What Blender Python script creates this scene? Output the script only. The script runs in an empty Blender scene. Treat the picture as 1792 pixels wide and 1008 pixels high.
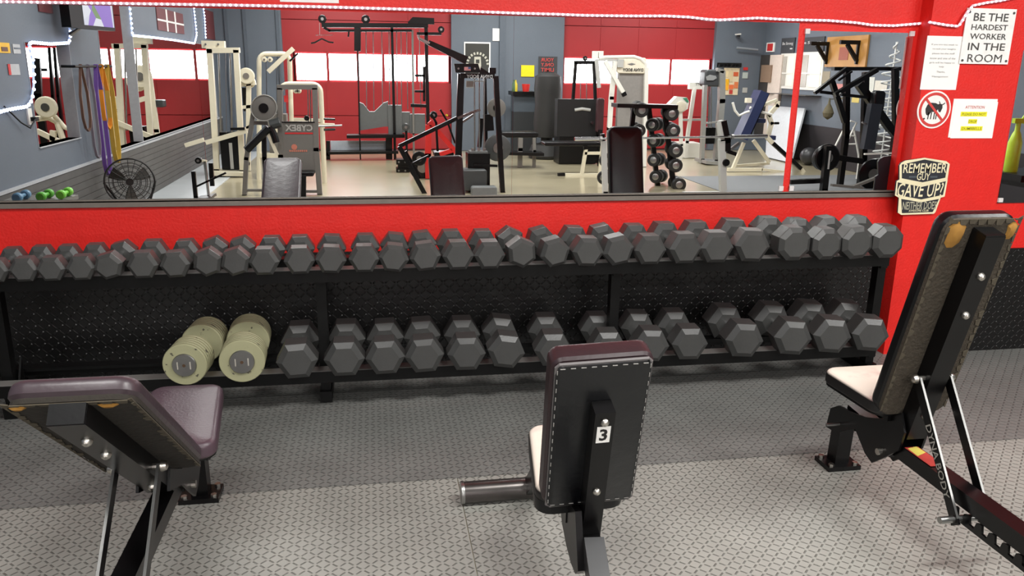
import bpy, bmesh, math, random
from mathutils import Vector
V = Vector
R = math.radians
random.seed(7)
scene = bpy.context.scene
COL = scene.collection

# ---------------------------------------------------------------- camera
YAW, PITCH, ROLL, FPX, CAMZ = 0.170468526, 0.267555723, 0.0142979657, 1408.88, 1.5
WALL = 3.88                       # mirror wall plane, camera stands at the origin
cf = V((math.sin(YAW)*math.cos(PITCH), math.cos(YAW)*math.cos(PITCH), -math.sin(PITCH)))
r0 = cf.cross(V((0, 0, 1))).normalized()
u0 = r0.cross(cf)
cr = math.cos(ROLL)*r0 + math.sin(ROLL)*u0
cu = -math.sin(ROLL)*r0 + math.cos(ROLL)*u0
cam_data = bpy.data.cameras.new('camera')
cam = bpy.data.objects.new('camera', cam_data)
COL.objects.link(cam)
from mathutils import Matrix
cam.matrix_world = Matrix(((cr.x, cu.x, -cf.x, 0), (cr.y, cu.y, -cf.y, 0), (cr.z, cu.z, -cf.z, CAMZ), (0, 0, 0, 1)))
cam_data.sensor_width = 36.0
cam_data.lens = FPX/1792*36.0
cam_data.clip_start = 0.02
scene.camera = cam

# ---------------------------------------------------------------- world, lights, exposure
w = bpy.data.worlds.new('world'); scene.world = w; w.use_nodes = True
w.node_tree.nodes['Background'].inputs[0].default_value = (0.75, 0.82, 1.0, 1)
w.node_tree.nodes['Background'].inputs[1].default_value = 0.05
scene.view_settings.view_transform = 'Standard'
scene.view_settings.look = 'None'
scene.view_settings.gamma = 1.0
scene.view_settings.use_curve_mapping = False
scene.view_settings.exposure = 0.0
scene.cycles.caustics_reflective = True
scene.cycles.caustics_refractive = False
scene.cycles.blur_glossy = 1.0
scene.cycles.sample_clamp_indirect = 4.0

def area(name, loc, sx, sy, power, col=(1, .97, .92), rot=(0, 0, 0)):
    d = bpy.data.lights.new(name, 'AREA'); d.shape = 'RECTANGLE'; d.size = sx; d.size_y = sy
    d.energy = power; d.color = col
    o = bpy.data.objects.new(name, d); o.location = loc; o.rotation_euler = rot; COL.objects.link(o)
    return o
CEIL = 3.3
for (x, y, p) in [(-1.0, 1.25, 62), (1.6, 1.25, 96), (4.2, 1.25, 90), (-1.0, -1.0, 30), (1.6, -1.0, 45), (4.2, -1.0, 45), (-0.6, -3.0, 95), (2.4, -3.0, 95), (5.4, -3.0, 95), (-0.6, -5.6, 90), (2.4, -5.6, 90), (5.4, -5.6, 90)]:
    area('ceiling_light', (x, y, CEIL-0.06), 1.3, 0.45, p, (1, .985, .955))
for y in (-1.5, -4.5):
    area('ceiling_light', (-4.6, y, CEIL-0.06), 1.3, 0.45, 80, (1, .985, .955))  # lamps of the added bay, an invented room beyond the left wall

# ---------------------------------------------------------------- materials
def lin(c):
    return tuple(((v/255)/12.92 if v/255 <= .04045 else ((v/255+.055)/1.055)**2.4) for v in c) + (1,)
MATS = {}
def M(name, col, rough=.5, metal=0., var=.12, vs=25., bump=0., bs=60., coat=0., emit=None, es=0., spec=.5):
    if name in MATS: return MATS[name]
    m = bpy.data.materials.new(name); m.use_nodes = True
    nt = m.node_tree; b = nt.nodes['Principled BSDF']
    b.inputs['Roughness'].default_value = rough; b.inputs['Metallic'].default_value = metal
    b.inputs['Specular IOR Level'].default_value = spec
    if coat: b.inputs['Coat Weight'].default_value = coat; b.inputs['Coat Roughness'].default_value = .15
    tc = nt.nodes.new('ShaderNodeTexCoord')
    n = nt.nodes.new('ShaderNodeTexNoise'); n.inputs['Scale'].default_value = vs; n.inputs['Detail'].default_value = 3
    nt.links.new(tc.outputs['Object'], n.inputs['Vector'])
    mx = nt.nodes.new('ShaderNodeMix'); mx.data_type = 'RGBA'
    c = lin(col)
    mx.inputs[6].default_value = tuple(v*(1-var) for v in c[:3])+(1,)
    mx.inputs[7].default_value = tuple(min(1, v*(1+var)) for v in c[:3])+(1,)
    nt.links.new(n.outputs['Fac'], mx.inputs[0])
    nt.links.new(mx.outputs[2], b.inputs['Base Color'])
    if bump:
        n2 = nt.nodes.new('ShaderNodeTexNoise'); n2.inputs['Scale'].default_value = bs; n2.inputs['Detail'].default_value = 4
        nt.links.new(tc.outputs['Object'], n2.inputs['Vector'])
        bp = nt.nodes.new('ShaderNodeBump'); bp.inputs['Strength'].default_value = bump; bp.inputs['Distance'].default_value = .01
        nt.links.new(n2.outputs['Fac'], bp.inputs['Height']); nt.links.new(bp.outputs[0], b.inputs['Normal'])
    if emit:
        b.inputs['Emission Color'].default_value = lin(emit); b.inputs['Emission Strength'].default_value = es
    MATS[name] = m
    return m

def math_node(nt, op, a, b=None):
    n = nt.nodes.new('ShaderNodeMath'); n.operation = op
    for i, v in enumerate((a, b)):
        if v is None: continue
        if isinstance(v, (int, float)): n.inputs[i].default_value = v
        else: nt.links.new(v, n.inputs[i])
    return n.outputs[0]

def tread(name, col, barcol, axes, pitch, rough, strength=.8):
    """rubber with a raised pattern of short alternating slanted bars"""
    m = bpy.data.materials.new(name); m.use_nodes = True; nt = m.node_tree; b = nt.nodes['Principled BSDF']
    tc = nt.nodes.new('ShaderNodeTexCoord'); sp = nt.nodes.new('ShaderNodeSeparateXYZ')
    nt.links.new(tc.outputs['Object'], sp.inputs[0])
    mm = lambda op, a, c=None: math_node(nt, op, a, c)
    u = mm('DIVIDE', sp.outputs[axes[0]], pitch); v = mm('DIVIDE', sp.outputs[axes[1]], pitch)
    fu = mm('SUBTRACT', mm('FRACT', u), .5); fv = mm('SUBTRACT', mm('FRACT', v), .5)
    par = mm('SUBTRACT', mm('MULTIPLY', mm('FLOORED_MODULO', mm('ADD', mm('FLOOR', u), mm('FLOOR', v)), 2), 2), 1)
    fvp = mm('MULTIPLY', fv, par)
    a = mm('ABSOLUTE', mm('MULTIPLY', mm('ADD', fu, fvp), .707)); c = mm('ABSOLUTE', mm('MULTIPLY', mm('SUBTRACT', fu, fvp), .707))
    d = mm('MAXIMUM', mm('DIVIDE', a, .46), mm('DIVIDE', c, .12))
    h = nt.nodes.new('ShaderNodeMapRange'); h.interpolation_type = 'SMOOTHSTEP'
    nt.links.new(d, h.inputs['Value']); h.inputs['From Min'].default_value = 1.15; h.inputs['From Max'].default_value = .55
    n = nt.nodes.new('ShaderNodeTexNoise'); n.inputs['Scale'].default_value = 2.2; n.inputs['Detail'].default_value = 5
    nt.links.new(tc.outputs['Object'], n.inputs['Vector'])
    mx = nt.nodes.new('ShaderNodeMix'); mx.data_type = 'RGBA'
    mx.inputs[6].default_value = lin(col); mx.inputs[7].default_value = lin(barcol)
    nt.links.new(h.outputs[0], mx.inputs[0])
    mv = nt.nodes.new('ShaderNodeMix'); mv.data_type = 'RGBA'; mv.blend_type = 'MULTIPLY'; mv.inputs[0].default_value = 1
    rp = nt.nodes.new('ShaderNodeMapRange'); rp.inputs['From Min'].default_value = .3; rp.inputs['From Max'].default_value = .7
    rp.inputs['To Min'].default_value = .8; rp.inputs['To Max'].default_value = 1.15
    nt.links.new(n.outputs['Fac'], rp.inputs['Value'])
    nt.links.new(mx.outputs[2], mv.inputs[6]); nt.links.new(rp.outputs[0], mv.inputs[7])
    nt.links.new(mv.outputs[2], b.inputs['Base Color'])
    b.inputs['Roughness'].default_value = rough
    bp = nt.nodes.new('ShaderNodeBump'); bp.inputs['Strength'].default_value = strength; bp.inputs['Distance'].default_value = .003
    nt.links.new(h.outputs[0], bp.inputs['Height']); nt.links.new(bp.outputs[0], b.inputs['Normal'])
    return m

RED = M('red_wall_paint', (213, 26, 17), .55, var=.10, vs=14, bump=.22, bs=85)
DOORRED = M('red_garage_door_paint', (158, 36, 40), .45, var=.08, vs=3)
GREY = M('blue_grey_wall_paint', (96, 104, 114), .6, var=.06, vs=4, bump=.1)
MATFLOOR = tread('black_rubber_tread_mat', (108, 108, 105), (86, 86, 84), (0, 1), .027, .42, .9)
MATNEAR = tread('sheen_lit_tread_mat', (140, 139, 133), (96, 96, 91), (0, 1), .0245, .40, .9)  # near mats lighter: the floor's light sheen is put into the colour
MATWALL = tread('black_wall_tread_mat', (15, 14, 14), (30, 28, 27), (0, 2), .029, .34, 1.)
CONC = M('tan_polished_floor', (160, 150, 124), .30, var=.25, vs=1.3, coat=.7)
PALE = M('pale_painted_floor', (190, 194, 196), .25, var=.08, vs=2)
GREYMAT = M('grey_rubber_mat', (104, 106, 108), .7, var=.08)
CEILM = M('white_ceiling', (110, 112, 114), .9)
BLK = M('black_powder_coat', (10, 10, 11), .36, spec=.3, var=.3, vs=12, bump=.04)
BLKW = M('worn_black_paint', (9, 8, 9), .28, spec=.32, var=.45, vs=9)
RACK = M('black_rack_paint', (8, 8, 8), .42, spec=.25, var=.4, vs=7, bump=.05)
RUB = M('grey_black_rubber', (60, 60, 59), .36, var=.16, vs=18, bump=.05, bs=120)
CHROME = M('chrome', (205, 205, 205), .16, 1., var=.04)
STEEL = M('brushed_steel', (160, 160, 158), .34, 1., var=.1)
ZINC = M('zinc_bolt', (190, 186, 178), .3, 1., var=.05)
VINYL = M('black_vinyl', (12, 12, 14), .32, spec=.35, var=.15, bump=.08, bs=30)
PURP = M('faded_plum_vinyl', (70, 54, 62), .38, var=.12, vs=14, bump=.1, bs=120)
GREYV = M('grey_black_vinyl', (58, 60, 60), .38, var=.15, vs=6)
CREAM = M('cream_powder_coat', (222, 214, 190), .4, var=.05)
WHITE = M('white_powder_coat', (226, 224, 216), .4, var=.04)
MGREY = M('machine_grey', (112, 109, 104), .45, var=.06)
LGREY = M('light_grey_coat', (178, 178, 174), .4, var=.05)
MIRROR = bpy.data.materials.new('mirror_glass'); MIRROR.use_nodes = True
_b = MIRROR.node_tree.nodes['Principled BSDF']; _b.inputs['Metallic'].default_value = 1; _b.inputs['Roughness'].default_value = 0.0
_b.inputs['Base Color'].default_value = (.86, .88, .88, 1)
CHAN = M('mirror_channel_metal', (120, 112, 104), .5, .3, var=.15)
PAPER = M('white_paper', (238, 236, 232), .7, var=.02)
INK = M('black_ink', (28, 26, 26), .7)
REDINK = M('red_ink', (196, 44, 44), .6)

# ---------------------------------------------------------------- mesh builder
def ortho(d, up=None):
    d = V(d).normalized()
    up = V(up) if up is not None else (V((0, 0, 1)) if abs(d.z) < .95 else V((0, 1, 0)))
    s = d.cross(up).normalized()
    return d, s, s.cross(d).normalized()

ORG = {}
class MB:
    def __init__(self, T=None):
        self.v, self.f, self.T = [], [], T
    def add(self, vs, fs):
        o = len(self.v)
        self.v += [V(self.T(V(p))) if self.T else V(p) for p in vs]
        self.f += [tuple(i+o for i in f) for f in fs]
        return self
    def hexa(self, b, t):
        return self.add(list(b)+list(t), [(3, 2, 1, 0), (4, 5, 6, 7), (0, 1, 5, 4), (1, 2, 6, 5), (2, 3, 7, 6), (3, 0, 4, 7)])
    def box(self, lo, hi):
        (a, b, c), (d, e, f) = lo, hi
        return self.hexa([(a, b, c), (d, b, c), (d, e, c), (a, e, c)], [(a, b, f), (d, b, f), (d, e, f), (a, e, f)])
    def beam(self, p0, p1, w, h, up=None, w1=None, h1=None):
        p0, p1 = V(p0), V(p1); d, s, u = ortho(p1-p0, up); w1 = w if w1 is None else w1; h1 = h if h1 is None else h1
        q = lambda p, a, b: [p-s*a/2-u*b/2, p+s*a/2-u*b/2, p+s*a/2+u*b/2, p-s*a/2+u*b/2]
        return self.hexa(q(p0, w, h), q(p1, w1, h1))
    def loft(self, rings, closed=False, caps=True):
        n = len(rings[0]); vs = [p for r in rings for p in r]; fs = []
        k = len(rings)
        for i in range(k if closed else k-1):
            a, b = i*n, ((i+1) % k)*n
            for j in range(n): fs.append((a+j, a+(j+1) % n, b+(j+1) % n, b+j))
        if caps and not closed:
            fs.append(tuple(range(n-1, -1, -1))); fs.append(tuple((k-1)*n+j for j in range(n)))
        return self.add(vs, fs)
    def lathe(self, c, axis, prof, n=24, up=None, roll=0.):
        d, s, u = ortho(axis, up); c = V(c)
        return self.loft([[c+d*a+(s*math.cos(roll+2*math.pi*j/n)+u*math.sin(roll+2*math.pi*j/n))*max(r, 1e-5) for j in range(n)] for r, a in prof])
    def cyl(self, p0, p1, r, n=16, r1=None):
        p0, p1 = V(p0), V(p1)
        return self.lathe(p0, p1-p0, [(r, 0), (r if r1 is None else r1, (p1-p0).length)], n)
    def tube(self, pts, r, n=10, closed=False):
        pts = [V(p) for p in pts]; k = len(pts); rings = []; s = None
        for i, p in enumerate(pts):
            a = pts[i-1] if (i > 0 or closed) else p; b = pts[(i+1) % k] if (i < k-1 or closed) else p
            d = (b-a).normalized()
            if s is None: _, s, u = ortho(d)
            s = (s-d*s.dot(d)).normalized(); u = s.cross(d)
            rr = r[i] if isinstance(r, (list, tuple)) else r
            rings.append([p+(s*math.cos(2*math.pi*j/n)+u*math.sin(2*math.pi*j/n))*rr for j in range(n)])
        return self.loft(rings, closed)
    def prism(self, pts, vec):
        pts = [V(p) for p in pts]; vec = V(vec); n = len(pts)
        return self.add(pts+[p+vec for p in pts], [tuple(range(n-1, -1, -1)), tuple(range(n, 2*n))]+[(i, (i+1) % n, n+(i+1) % n, n+i) for i in range(n)])
    def sphere(self, c, r, n=16, m=10, sq=(1, 1, 1)):
        c = V(c)
        return self.loft([[c+V((sq[0]*r*math.sin(math.pi*i/m)*math.cos(2*math.pi*j/n), sq[1]*r*math.sin(math.pi*i/m)*math.sin(2*math.pi*j/n), -sq[2]*r*math.cos(math.pi*i/m))) for j in range(n)]
                          for i in [.12]+list(range(1, m))+[m-.12]])
    def pad(self, O, U, W, N, w, l, t, rc=.04, re=.02, w1=None, crown=.006):
        """upholstered pad: outline in U,W (W along its length), thickness along N starting at O (bottom centre of the back face)"""
        O, U, W, N = V(O), V(U), V(W), V(N); w1 = w if w1 is None else w1
        def outline(ins):
            pts = []
            hw0, hw1 = w/2-ins, w1/2-ins; r = max(min(rc, w/2, w1/2, l/2)-ins, .001)
            for cx, cy, a0 in ((hw0-r, ins+r, -90), (hw1-r, l-ins-r, 0), (-(hw1-r), l-ins-r, 90), (-(hw0-r), ins+r, 180)):
                for k in range(6):
                    a = R(a0+k*18); pts.append((cx+r*math.cos(a), cy+r*math.sin(a)))
            return pts
        rings = []
        def ring(ins, h): rings.append([O+U*x+W*y+N*h for x, y in outline(ins)])
        ring(re*.9, 0); ring(re*.35, .0015); ring(0, re*.5)
        for k in range(5):
            a = R(k*22.5); ring(re*(1-math.cos(a)), t-re+re*math.sin(a))
        mn = min(w, w1, l); ring(re+(mn/2-re)*.4, t+crown*.8); ring(re+(mn/2-re)*.75, t+crown)
        return self.loft(rings)
    def build(self, name, mat, parent=None, origin=None, sharp=32):
        me = bpy.data.meshes.new(name)
        if parent is not None: o0 = ORG[parent.name]
        elif origin is not None: o0 = V(origin)
        else: o0 = V((0, 0, 0))
        me.from_pydata([p-o0 for p in self.v], [], self.f); me.update()
        bm = bmesh.new(); bm.from_mesh(me); bmesh.ops.recalc_face_normals(bm, faces=bm.faces); bm.to_mesh(me); bm.free()
        for p in me.polygons: p.use_smooth = True
        me.set_sharp_from_angle(angle=R(sharp))
        me.materials.append(mat)
        o = bpy.data.objects.new(name, me); COL.objects.link(o)
        if parent is not None: o.parent = parent
        else: o.location = o0
        ORG[o.name] = o0
        return o

def tag(o, label=None, cat=None, group=None, kind=None):
    if label: o['label'] = label
    if cat: o['category'] = cat
    if group: o['group'] = group
    if kind: o['kind'] = kind
    return o
def thing(name, label, cat, loc=(0, 0, 0), group=None):
    o = bpy.data.objects.new(name, None); o.empty_display_size = .05; o.location = loc; COL.objects.link(o)
    ORG[o.name] = V(loc)
    return tag(o, label, cat, group)
def struct(o): return tag(o, kind='structure')

FLIP = {'on': False}
def text(body, C, U, W, w, h, mat, parent, name='lettering', bold=.012, off=.0012, shear=0., spacing=1.0):
    """flat raised lettering fitted into a w x h rectangle centred on C, reading along U, W up"""
    cu_ = bpy.data.curves.new(name, 'FONT'); cu_.body = body; cu_.align_x = 'CENTER'; cu_.offset = bold; cu_.shear = shear
    cu_.space_line = .85; cu_.space_character = spacing; cu_.resolution_u = 2
    t = bpy.data.objects.new(name, cu_); COL.objects.link(t)
    bpy.context.view_layer.update()
    me0 = bpy.data.meshes.new_from_object(t.evaluated_get(bpy.context.evaluated_depsgraph_get()))
    bpy.data.objects.remove(t)
    vs = [v.co.copy() for v in me0.vertices]; fs = [tuple(p.vertices) for p in me0.polygons]
    bpy.data.meshes.remove(me0)
    x0, x1 = min(v.x for v in vs), max(v.x for v in vs); y0, y1 = min(v.y for v in vs), max(v.y for v in vs)
    C, U, W = V(C), V(U).normalized(), V(W).normalized(); N = U.cross(W).normalized()
    mb = MB(); sx = w/(x1-x0); sy = h/(y1-y0)
    mb.add([C+U*((v.x-(x0+x1)/2)*sx)+W*((v.y-(y0+y1)/2)*sy)+N*off for v in vs], fs)
    return mb.build(name, mat, parent)

# photograph pixel -> point.  G() on a plane y in front of the camera; A() in the mirrored room at mirrored distance yv
def ray(px, py): return cf+cr*((px-896)/FPX)-cu*((py-504)/FPX)
def G(px, py, y):
    d = ray(px, py); return V((0, 0, CAMZ))+d*(y/d.y)
def A(px, py, yv, wall=WALL):
    p = G(px, py, yv); return V((p.x, 2*wall-yv, p.z))
def ppm(px, py, yv):
    d = ray(px, py); return FPX/(yv/d.y)

# ================================================================ SETTING
MATM = .272
BACK = 2*WALL-15.0          # far wall of the room
LX, RX = -2.6, 7.4
PY = 3.79                   # furred wall section on the right of the mirrors
struct(MB().box((LX-.1, BACK-.1, -.06), (RX+.1, WALL+.1, -.006)).build('floor', CONC))
struct(MB().box((LX, BACK-.3, -.02), (-1.95, -1.66, -.001)).build('floor_strip', PALE))
struct(MB().box((LX-.1, BACK-.3, CEIL), (RX+.1, WALL+.1, CEIL+.1)).build('ceiling', CEILM))
struct(MB().box((LX-.1, WALL, 0), (2.738, WALL+.12, CEIL)).build('wall_front', RED))
struct(MB().box((2.738, PY, 0), (RX+.1, WALL+.12, CEIL)).build('wall_front_right', RED))
def lw(px, py, X=LX):
    d = ray(px, py); p = V((0, 0, CAMZ))+d*(X/d.x); return V((p.x, 2*WALL-p.y, p.z))
OA = (lw(131, 160).y, lw(55, 160).y, .84, 1.635)          # squarish mirror, built as an opening
OB = (2*WALL-9.9, 2*WALL-8.72, .625, 2.25)               # tall mirror piece, built as an opening
OC = (2*WALL-14.6, 2*WALL-9.9, .625, 1.79)               # long low mirror piece, built as an opening
ys = [BACK-.1, OC[0], OC[1], OB[1], OA[0], OA[1], WALL]
wl_ = MB()
for k, (ya, yb_) in enumerate(zip(ys, ys[1:])):
    hole = {1: OC, 2: OB, 4: OA}.get(k)
    if hole: wl_.box((LX-.1, ya, 0), (LX, yb_, hole[2])).box((LX-.1, ya, hole[3]), (LX, yb_, CEIL))
    else: wl_.box((LX-.1, ya, 0), (LX, yb_, CEIL))
struct(wl_.build('wall_left', GREY))
NX = -7.6  # invented bay behind the left wall mirrors, in place of their reflections
struct(MB().box((NX, BACK-.3, -.06), (LX-.1, WALL, -.004)).build('floor_added_bay', CONC))
struct(MB().box((NX, BACK-.3, CEIL), (LX-.1, WALL, CEIL+.1)).build('ceiling_added_bay', CEILM))
struct(MB().box((NX-.1, BACK-.3, 0), (NX, WALL, CEIL)).build('wall_added_bay', GREY))
struct(MB().box((NX, WALL, 0), (LX-.1, WALL+.1, CEIL)).build('wall_added_bay_front', GREY))
struct(MB().box((NX, BACK-.12, 0), (-6.6, BACK, CEIL)).build('wall_added_bay_back', GREY))
struct(MB().box((RX, BACK-.1, 0), (RX+.12, WALL, CEIL)).build('wall_right', GREY))
# far wall with two sectional garage doors
d1a, d1b = A(495, 100, 15).x, A(790, 100, 15).x
d2a, d2b = A(986, 100, 15).x, A(1250, 100, 15).x
DT = 2.75
bw = MB()
for a, b in ((LX, d1a), (d1b, d2a), (d2b, RX)): bw.box((a, BACK-.12, 0), (b, BACK, CEIL))
bw.box((LX, BACK-.12, DT), (RX, BACK, CEIL))
struct(bw.build('wall_back', GREY))
struct(MB().box((LX, BACK-.32, 0), (RX, BACK-.3, CEIL)).build('wall_back_outer', GREY))
SKYPANE = M('bright_frosted_pane', (255, 255, 255), .4, var=0, emit=(250, 252, 255), es=14)
PILLM = M('grey_wall_ribs', (84, 92, 102), .6)
for n, (a, b, wz0, wz1, cuts) in enumerate(((d1a, d1b, 1.235, 1.685, (515, 573, 626, 671, 730, 787)), (d2a, d2b, 1.235, 1.675, (988, 1080, 1177, 1246)), (-6.6, LX-.1, 1.235, 1.70, (30, 120, 190, 257, 340, 368)))):  # third door is added, standing in for the one the mirrors reflect
    yb = BACK-.14
    d = MB()
    z = 0.02
    edges = [0.02, .62, wz0-.02, wz1+.02, 2.25, DT]
    for k in range(5):
        if k == 2: continue
        d.box((a, yb, edges[k]+.006), (b, yb+.04, edges[k+1]-.006))
        for q in range(1, 4):
            xq = a+(b-a)*q/4
            d.box((xq-.02, yb+.036, edges[k]+.02), (xq+.02, yb+.05, edges[k+1]-.02))
    xs = [A(c, 110, 15).x for c in cuts]
    for x in xs: d.box((x-.022, yb, wz0-.03), (x+.022, yb+.045, wz1+.03))
    d.box((a, yb, wz0-.03), (xs[0], yb+.045, wz1+.03)); d.box((xs[-1], yb, wz0-.03), (b, yb+.045, wz1+.03))
    d.box((a, yb-.01, 0), (b, yb-.002, wz0)); d.box((a, yb-.01, wz1), (b, yb-.002, DT))
    dr = struct(d.build(('door_1', 'door_2', 'door_4')[n], DOORRED))
    for k in range(len(xs)-1):
        MB().box((xs[k]+.02, yb+.008, wz0), (xs[k+1]-.02, yb+.02, wz1)).build('window_pane', SKYPANE, dr)
# wall ribs and conduit on the far wall
rb = MB()
for px in (878,):
    x = A(px, 100, 15).x; rb.box((x-.05, BACK, 0), (x+.05, BACK+.05, CEIL))
for px in (400, 432, 489):
    x = A(px, 100, 15).x; rb.box((x-.025, BACK, 0), (x+.025, BACK+.03, CEIL))
struct(rb.build('trim_1', PILLM))
# rubber wainscot
struct(MB().box((LX, WALL-.012, 0.005), (2.735, WALL, .63)).build('baseboard_front', MATWALL))
struct(MB().box((2.905, PY-.012, 0.0), (RX-.01, PY, .585)).build('baseboard_front_right', MATWALL))
RIB = M('ribbed_grey_wainscot', (82, 80, 78), .6, var=.25, vs=8)
wl = MB()
for k in range(9): wl.box((LX, BACK+.05, .01+k*.064), (LX+.014, WALL-.02, .068+k*.064))
wl.box((LX, BACK+.05, 0), (LX+.008, WALL-.02, .58))
struct(wl.build('baseboard_left', RIB))
struct(MB().box((LX, BACK+.05, .585), (LX+.02, WALL-.02, .607)).build('trim_2', M('pale_trim', (170, 172, 176), .5)))
wr = MB().box((RX-.015, BACK+1.2, 0), (RX, .8, .62)); struct(wr.build('baseboard_right', M('black_wall_rubber', (34, 30, 33), .6)))

# rubber floor mats (their upper faces are z = 0)
g = 'rubber floor mats'
tag(MB().box((LX+.02, 2.742, -.006), (RX-.02, WALL-.013, 0)).build('floor_mat', MATFLOOR), 'long dark rubber tread floor mat under the dumbbell rack', 'floor mat', g)
tag(MB().box((LX+.02, -1.66, -.006), (MATM-.0015, 2.738, 0)).build('floor_mat', MATNEAR), 'dark rubber tread floor mat under the low inclined bench at left', 'floor mat', g)
tag(MB().box((MATM+.0015, -1.66, -.006), (RX-.02, 2.738, 0)).build('floor_mat', MATNEAR), 'pale-sheened rubber tread floor mat under the bench numbered 3 and the tall bench', 'floor mat', g)
p0, p1 = A(1200, 311, 1), A(1, 1, 1)
tag(MB().box((4.38, 2*WALL-11.2, -.006), (7.2, -1.68, 0)).build('floor_mat', GREYMAT), 'grey rubber floor mat reflected below the black plate-loaded machine', 'floor mat', g)

# ================================================================ MIRRORS ON THE RED WALL
MZ0, MZ1 = .893, 1.73
def mirror(x0, x1, z0, z1, label, y=WALL, group='wall mirrors'):
    t = thing('wall_mirror', label, 'mirror', ((x0+x1)/2, y, z0), group)
    MB().box((x0, y-.006, z0), (x1, y-.0005, z1)).build('glass', MIRROR, t)
    return t
s0, s1 = G(354, 200, WALL).x, G(897, 190, WALL).x
xe = G(1383, 190, WALL).x
m = [mirror(-2.59, s0-.0004, MZ0, MZ1, 'leftmost tall mirror panel on the red wall, showing the fan and hanging bands'),
     mirror(s0+.0004, s1-.0004, MZ0, MZ1, 'long middle mirror panel above the rack, reflecting the cable machines and a garage door'),
     mirror(s1+.0004, xe, MZ0, MZ1, 'mirror panel reflecting the tree of round dumbbells and the barbell')]
xs0, xs1 = G(1397, 190, WALL).x-.008, 2.712
m4 = mirror(xs0, xs1, MZ0, 1.695, 'small separate mirror panel beside the shield-shaped sign')
CLIP = M('clear_plastic_clip', (214, 208, 206), .3)
for x, z in ((xs0+.01, 1.692), (xs1-.01, 1.692), (xs0+.012, MZ0+.02), (xe-.01, MZ0+.02)):
    MB().box((x-.012, WALL-.012, z-.012), (x+.012, WALL-.001, z+.012)).build('clip', CLIP, m4)
rx0 = G(1764, 235, PY).x
m5 = mirror(rx0, 5.2, .835, 1.62, 'mirror panel at the right edge beside the attention notice', PY)
MB().box((rx0+.004, PY-.012, .84), (rx0+.03, PY-.001, .862)).build('clip', CLIP, m5)
# metal channel under the mirrors
ch = MB().box((-2.59, WALL-.016, MZ0-.03), (2.722, WALL-.001, MZ0-.002)); ch.box((-2.59, WALL-.016, MZ0-.008), (2.722, WALL-.012, MZ0+.004))
struct(ch.build('trim_3', CHAN))

# ================================================================ LIGHT ROPE ABOVE THE MIRRORS
led_px = [(-190, -2), (0, 3), (200, 6), (400, 9), (560, 12), (700, 16), (800, 19), (900, 23), (973, 25), (1023, 27), (1100, 28), (1165, 28), (1205, 30), (1240, 34), (1260, 35), (1326, 31.5), (1380, 34.5),
          (1450, 36), (1500, 40), (1526, 44), (1564, 45), (1600, 42), (1622, 40)]
pts = [G(x, y, WALL-.014) for x, y in led_px]
pts += [V((2.725, PY-.006, pts[-1].z-.002)), G(1656, 44, PY-.012), G(1676, 46, PY-.012), G(1680, 42, PY-.016), G(1685, 34, PY-.018), G(1692, 22, PY-.018), G(1702, 10, PY-.016), G(1725, 5, PY-.012), G(1752, 1, PY-.012), G(1792, -8, PY-.012), G(1850, -20, PY-.012)]
t = thing('led_rope_light', 'white LED rope light strung along the red wall above the mirrors', 'rope light', pts[8])
CORD = M('clear_rope_cord', (225, 196, 205), .3, emit=(255, 196, 214), es=.12)
BULB = M('lit_led', (255, 250, 252), .4, var=0, emit=(255, 214, 244), es=4.5)
MB().tube(pts, .0065, 8).build('cord', CORD, t)
# bulbs at even spacing
seg = []; L = 0
for a, b in zip(pts, pts[1:]): seg.append((L, a, b)); L += (b-a).length
def along(s):
    for l, a, b in reversed(seg):
        if s >= l: return a+(b-a)*min(1, (s-l)/max((b-a).length, 1e-6))
    return pts[0]
nb = int(L/.0235); allb = [along((k+.5)*L/nb) for k in range(nb)]
vis = [p for p in allb if G(0, 5, WALL).x-.02 < p.x < 3.2]
rest = [p for p in allb if p not in vis]
step = vis[-100:]
base = ORG[t.name]
bm_ = MB().sphere(base, .0052, 8, 6, (1.3, .8, 1)).build('bulb', BULB, t)
for k, p in enumerate(step):
    o = bm_ if k == 0 else bm_.copy()
    if k: COL.objects.link(o)
    o.parent = t; o.location = p-base+V((0, -.004, 0))
sb = MB()
for p in rest+vis[:-100]: sb.sphere(p+V((0, -.004, 0)), .0052, 8, 6, (1.3, .8, 1))
tag(sb.build('bulb', BULB, t), kind='stuff')

# ================================================================ SIGNS ON THE RIGHT WALL SECTION
def X_(px, py): return G(px, py, PY)
def sheet(name, label, cat, x0, x1, z0, z1, mat=PAPER, y=PY, th=.002, group=None, lift=0., rot=0.):
    t = thing(name, label, cat, ((x0+x1)/2, y, z0), group)
    MB().box((x0, y-lift-th, z0), (x1, y-lift-.0002, z1)).build('sheet', mat, t)
    return t
EX, EZ = V((1, 0, 0)), V((0, 0, 1))
def wtext(s, x, z, w, h, mat, par, y, **k): return text(s, (x, y, z), EX, EZ, w, h, mat, par, **k)
tl, br = X_(1691, 12), X_(1762, 113)
hx0, hx1, hz0, hz1 = 2.922, 3.198, 1.549, 1.815
t = sheet('motivational_sign', 'white BE THE HARDEST WORKER IN THE ROOM sign with black block letters', 'sign', hx0, hx1, hz0, hz1, M('white_sign_board', (236, 234, 230), .5), lift=.004, th=.005)
hw, hh, hc = hx1-hx0, hz1-hz0, (hx0+hx1)/2
CHAR = M('charcoal_print', (70, 68, 66), .6, var=.3, vs=120)
for s, fy, fw, fh in (('BE THE', .845, .80, .16), ('HARDEST', .665, .84, .115), ('WORKER', .50, .84, .12), ('IN THE', .315, .86, .15), ('ROOM', .105, .80, .165)):
    wtext(s, hc, hz0+hh*fy, hw*fw*.88, hh*fh*.88, CHAR, t, PY-.0095, bold=0 if s == 'ROOM' else .008)
sc_ = MB()
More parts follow.
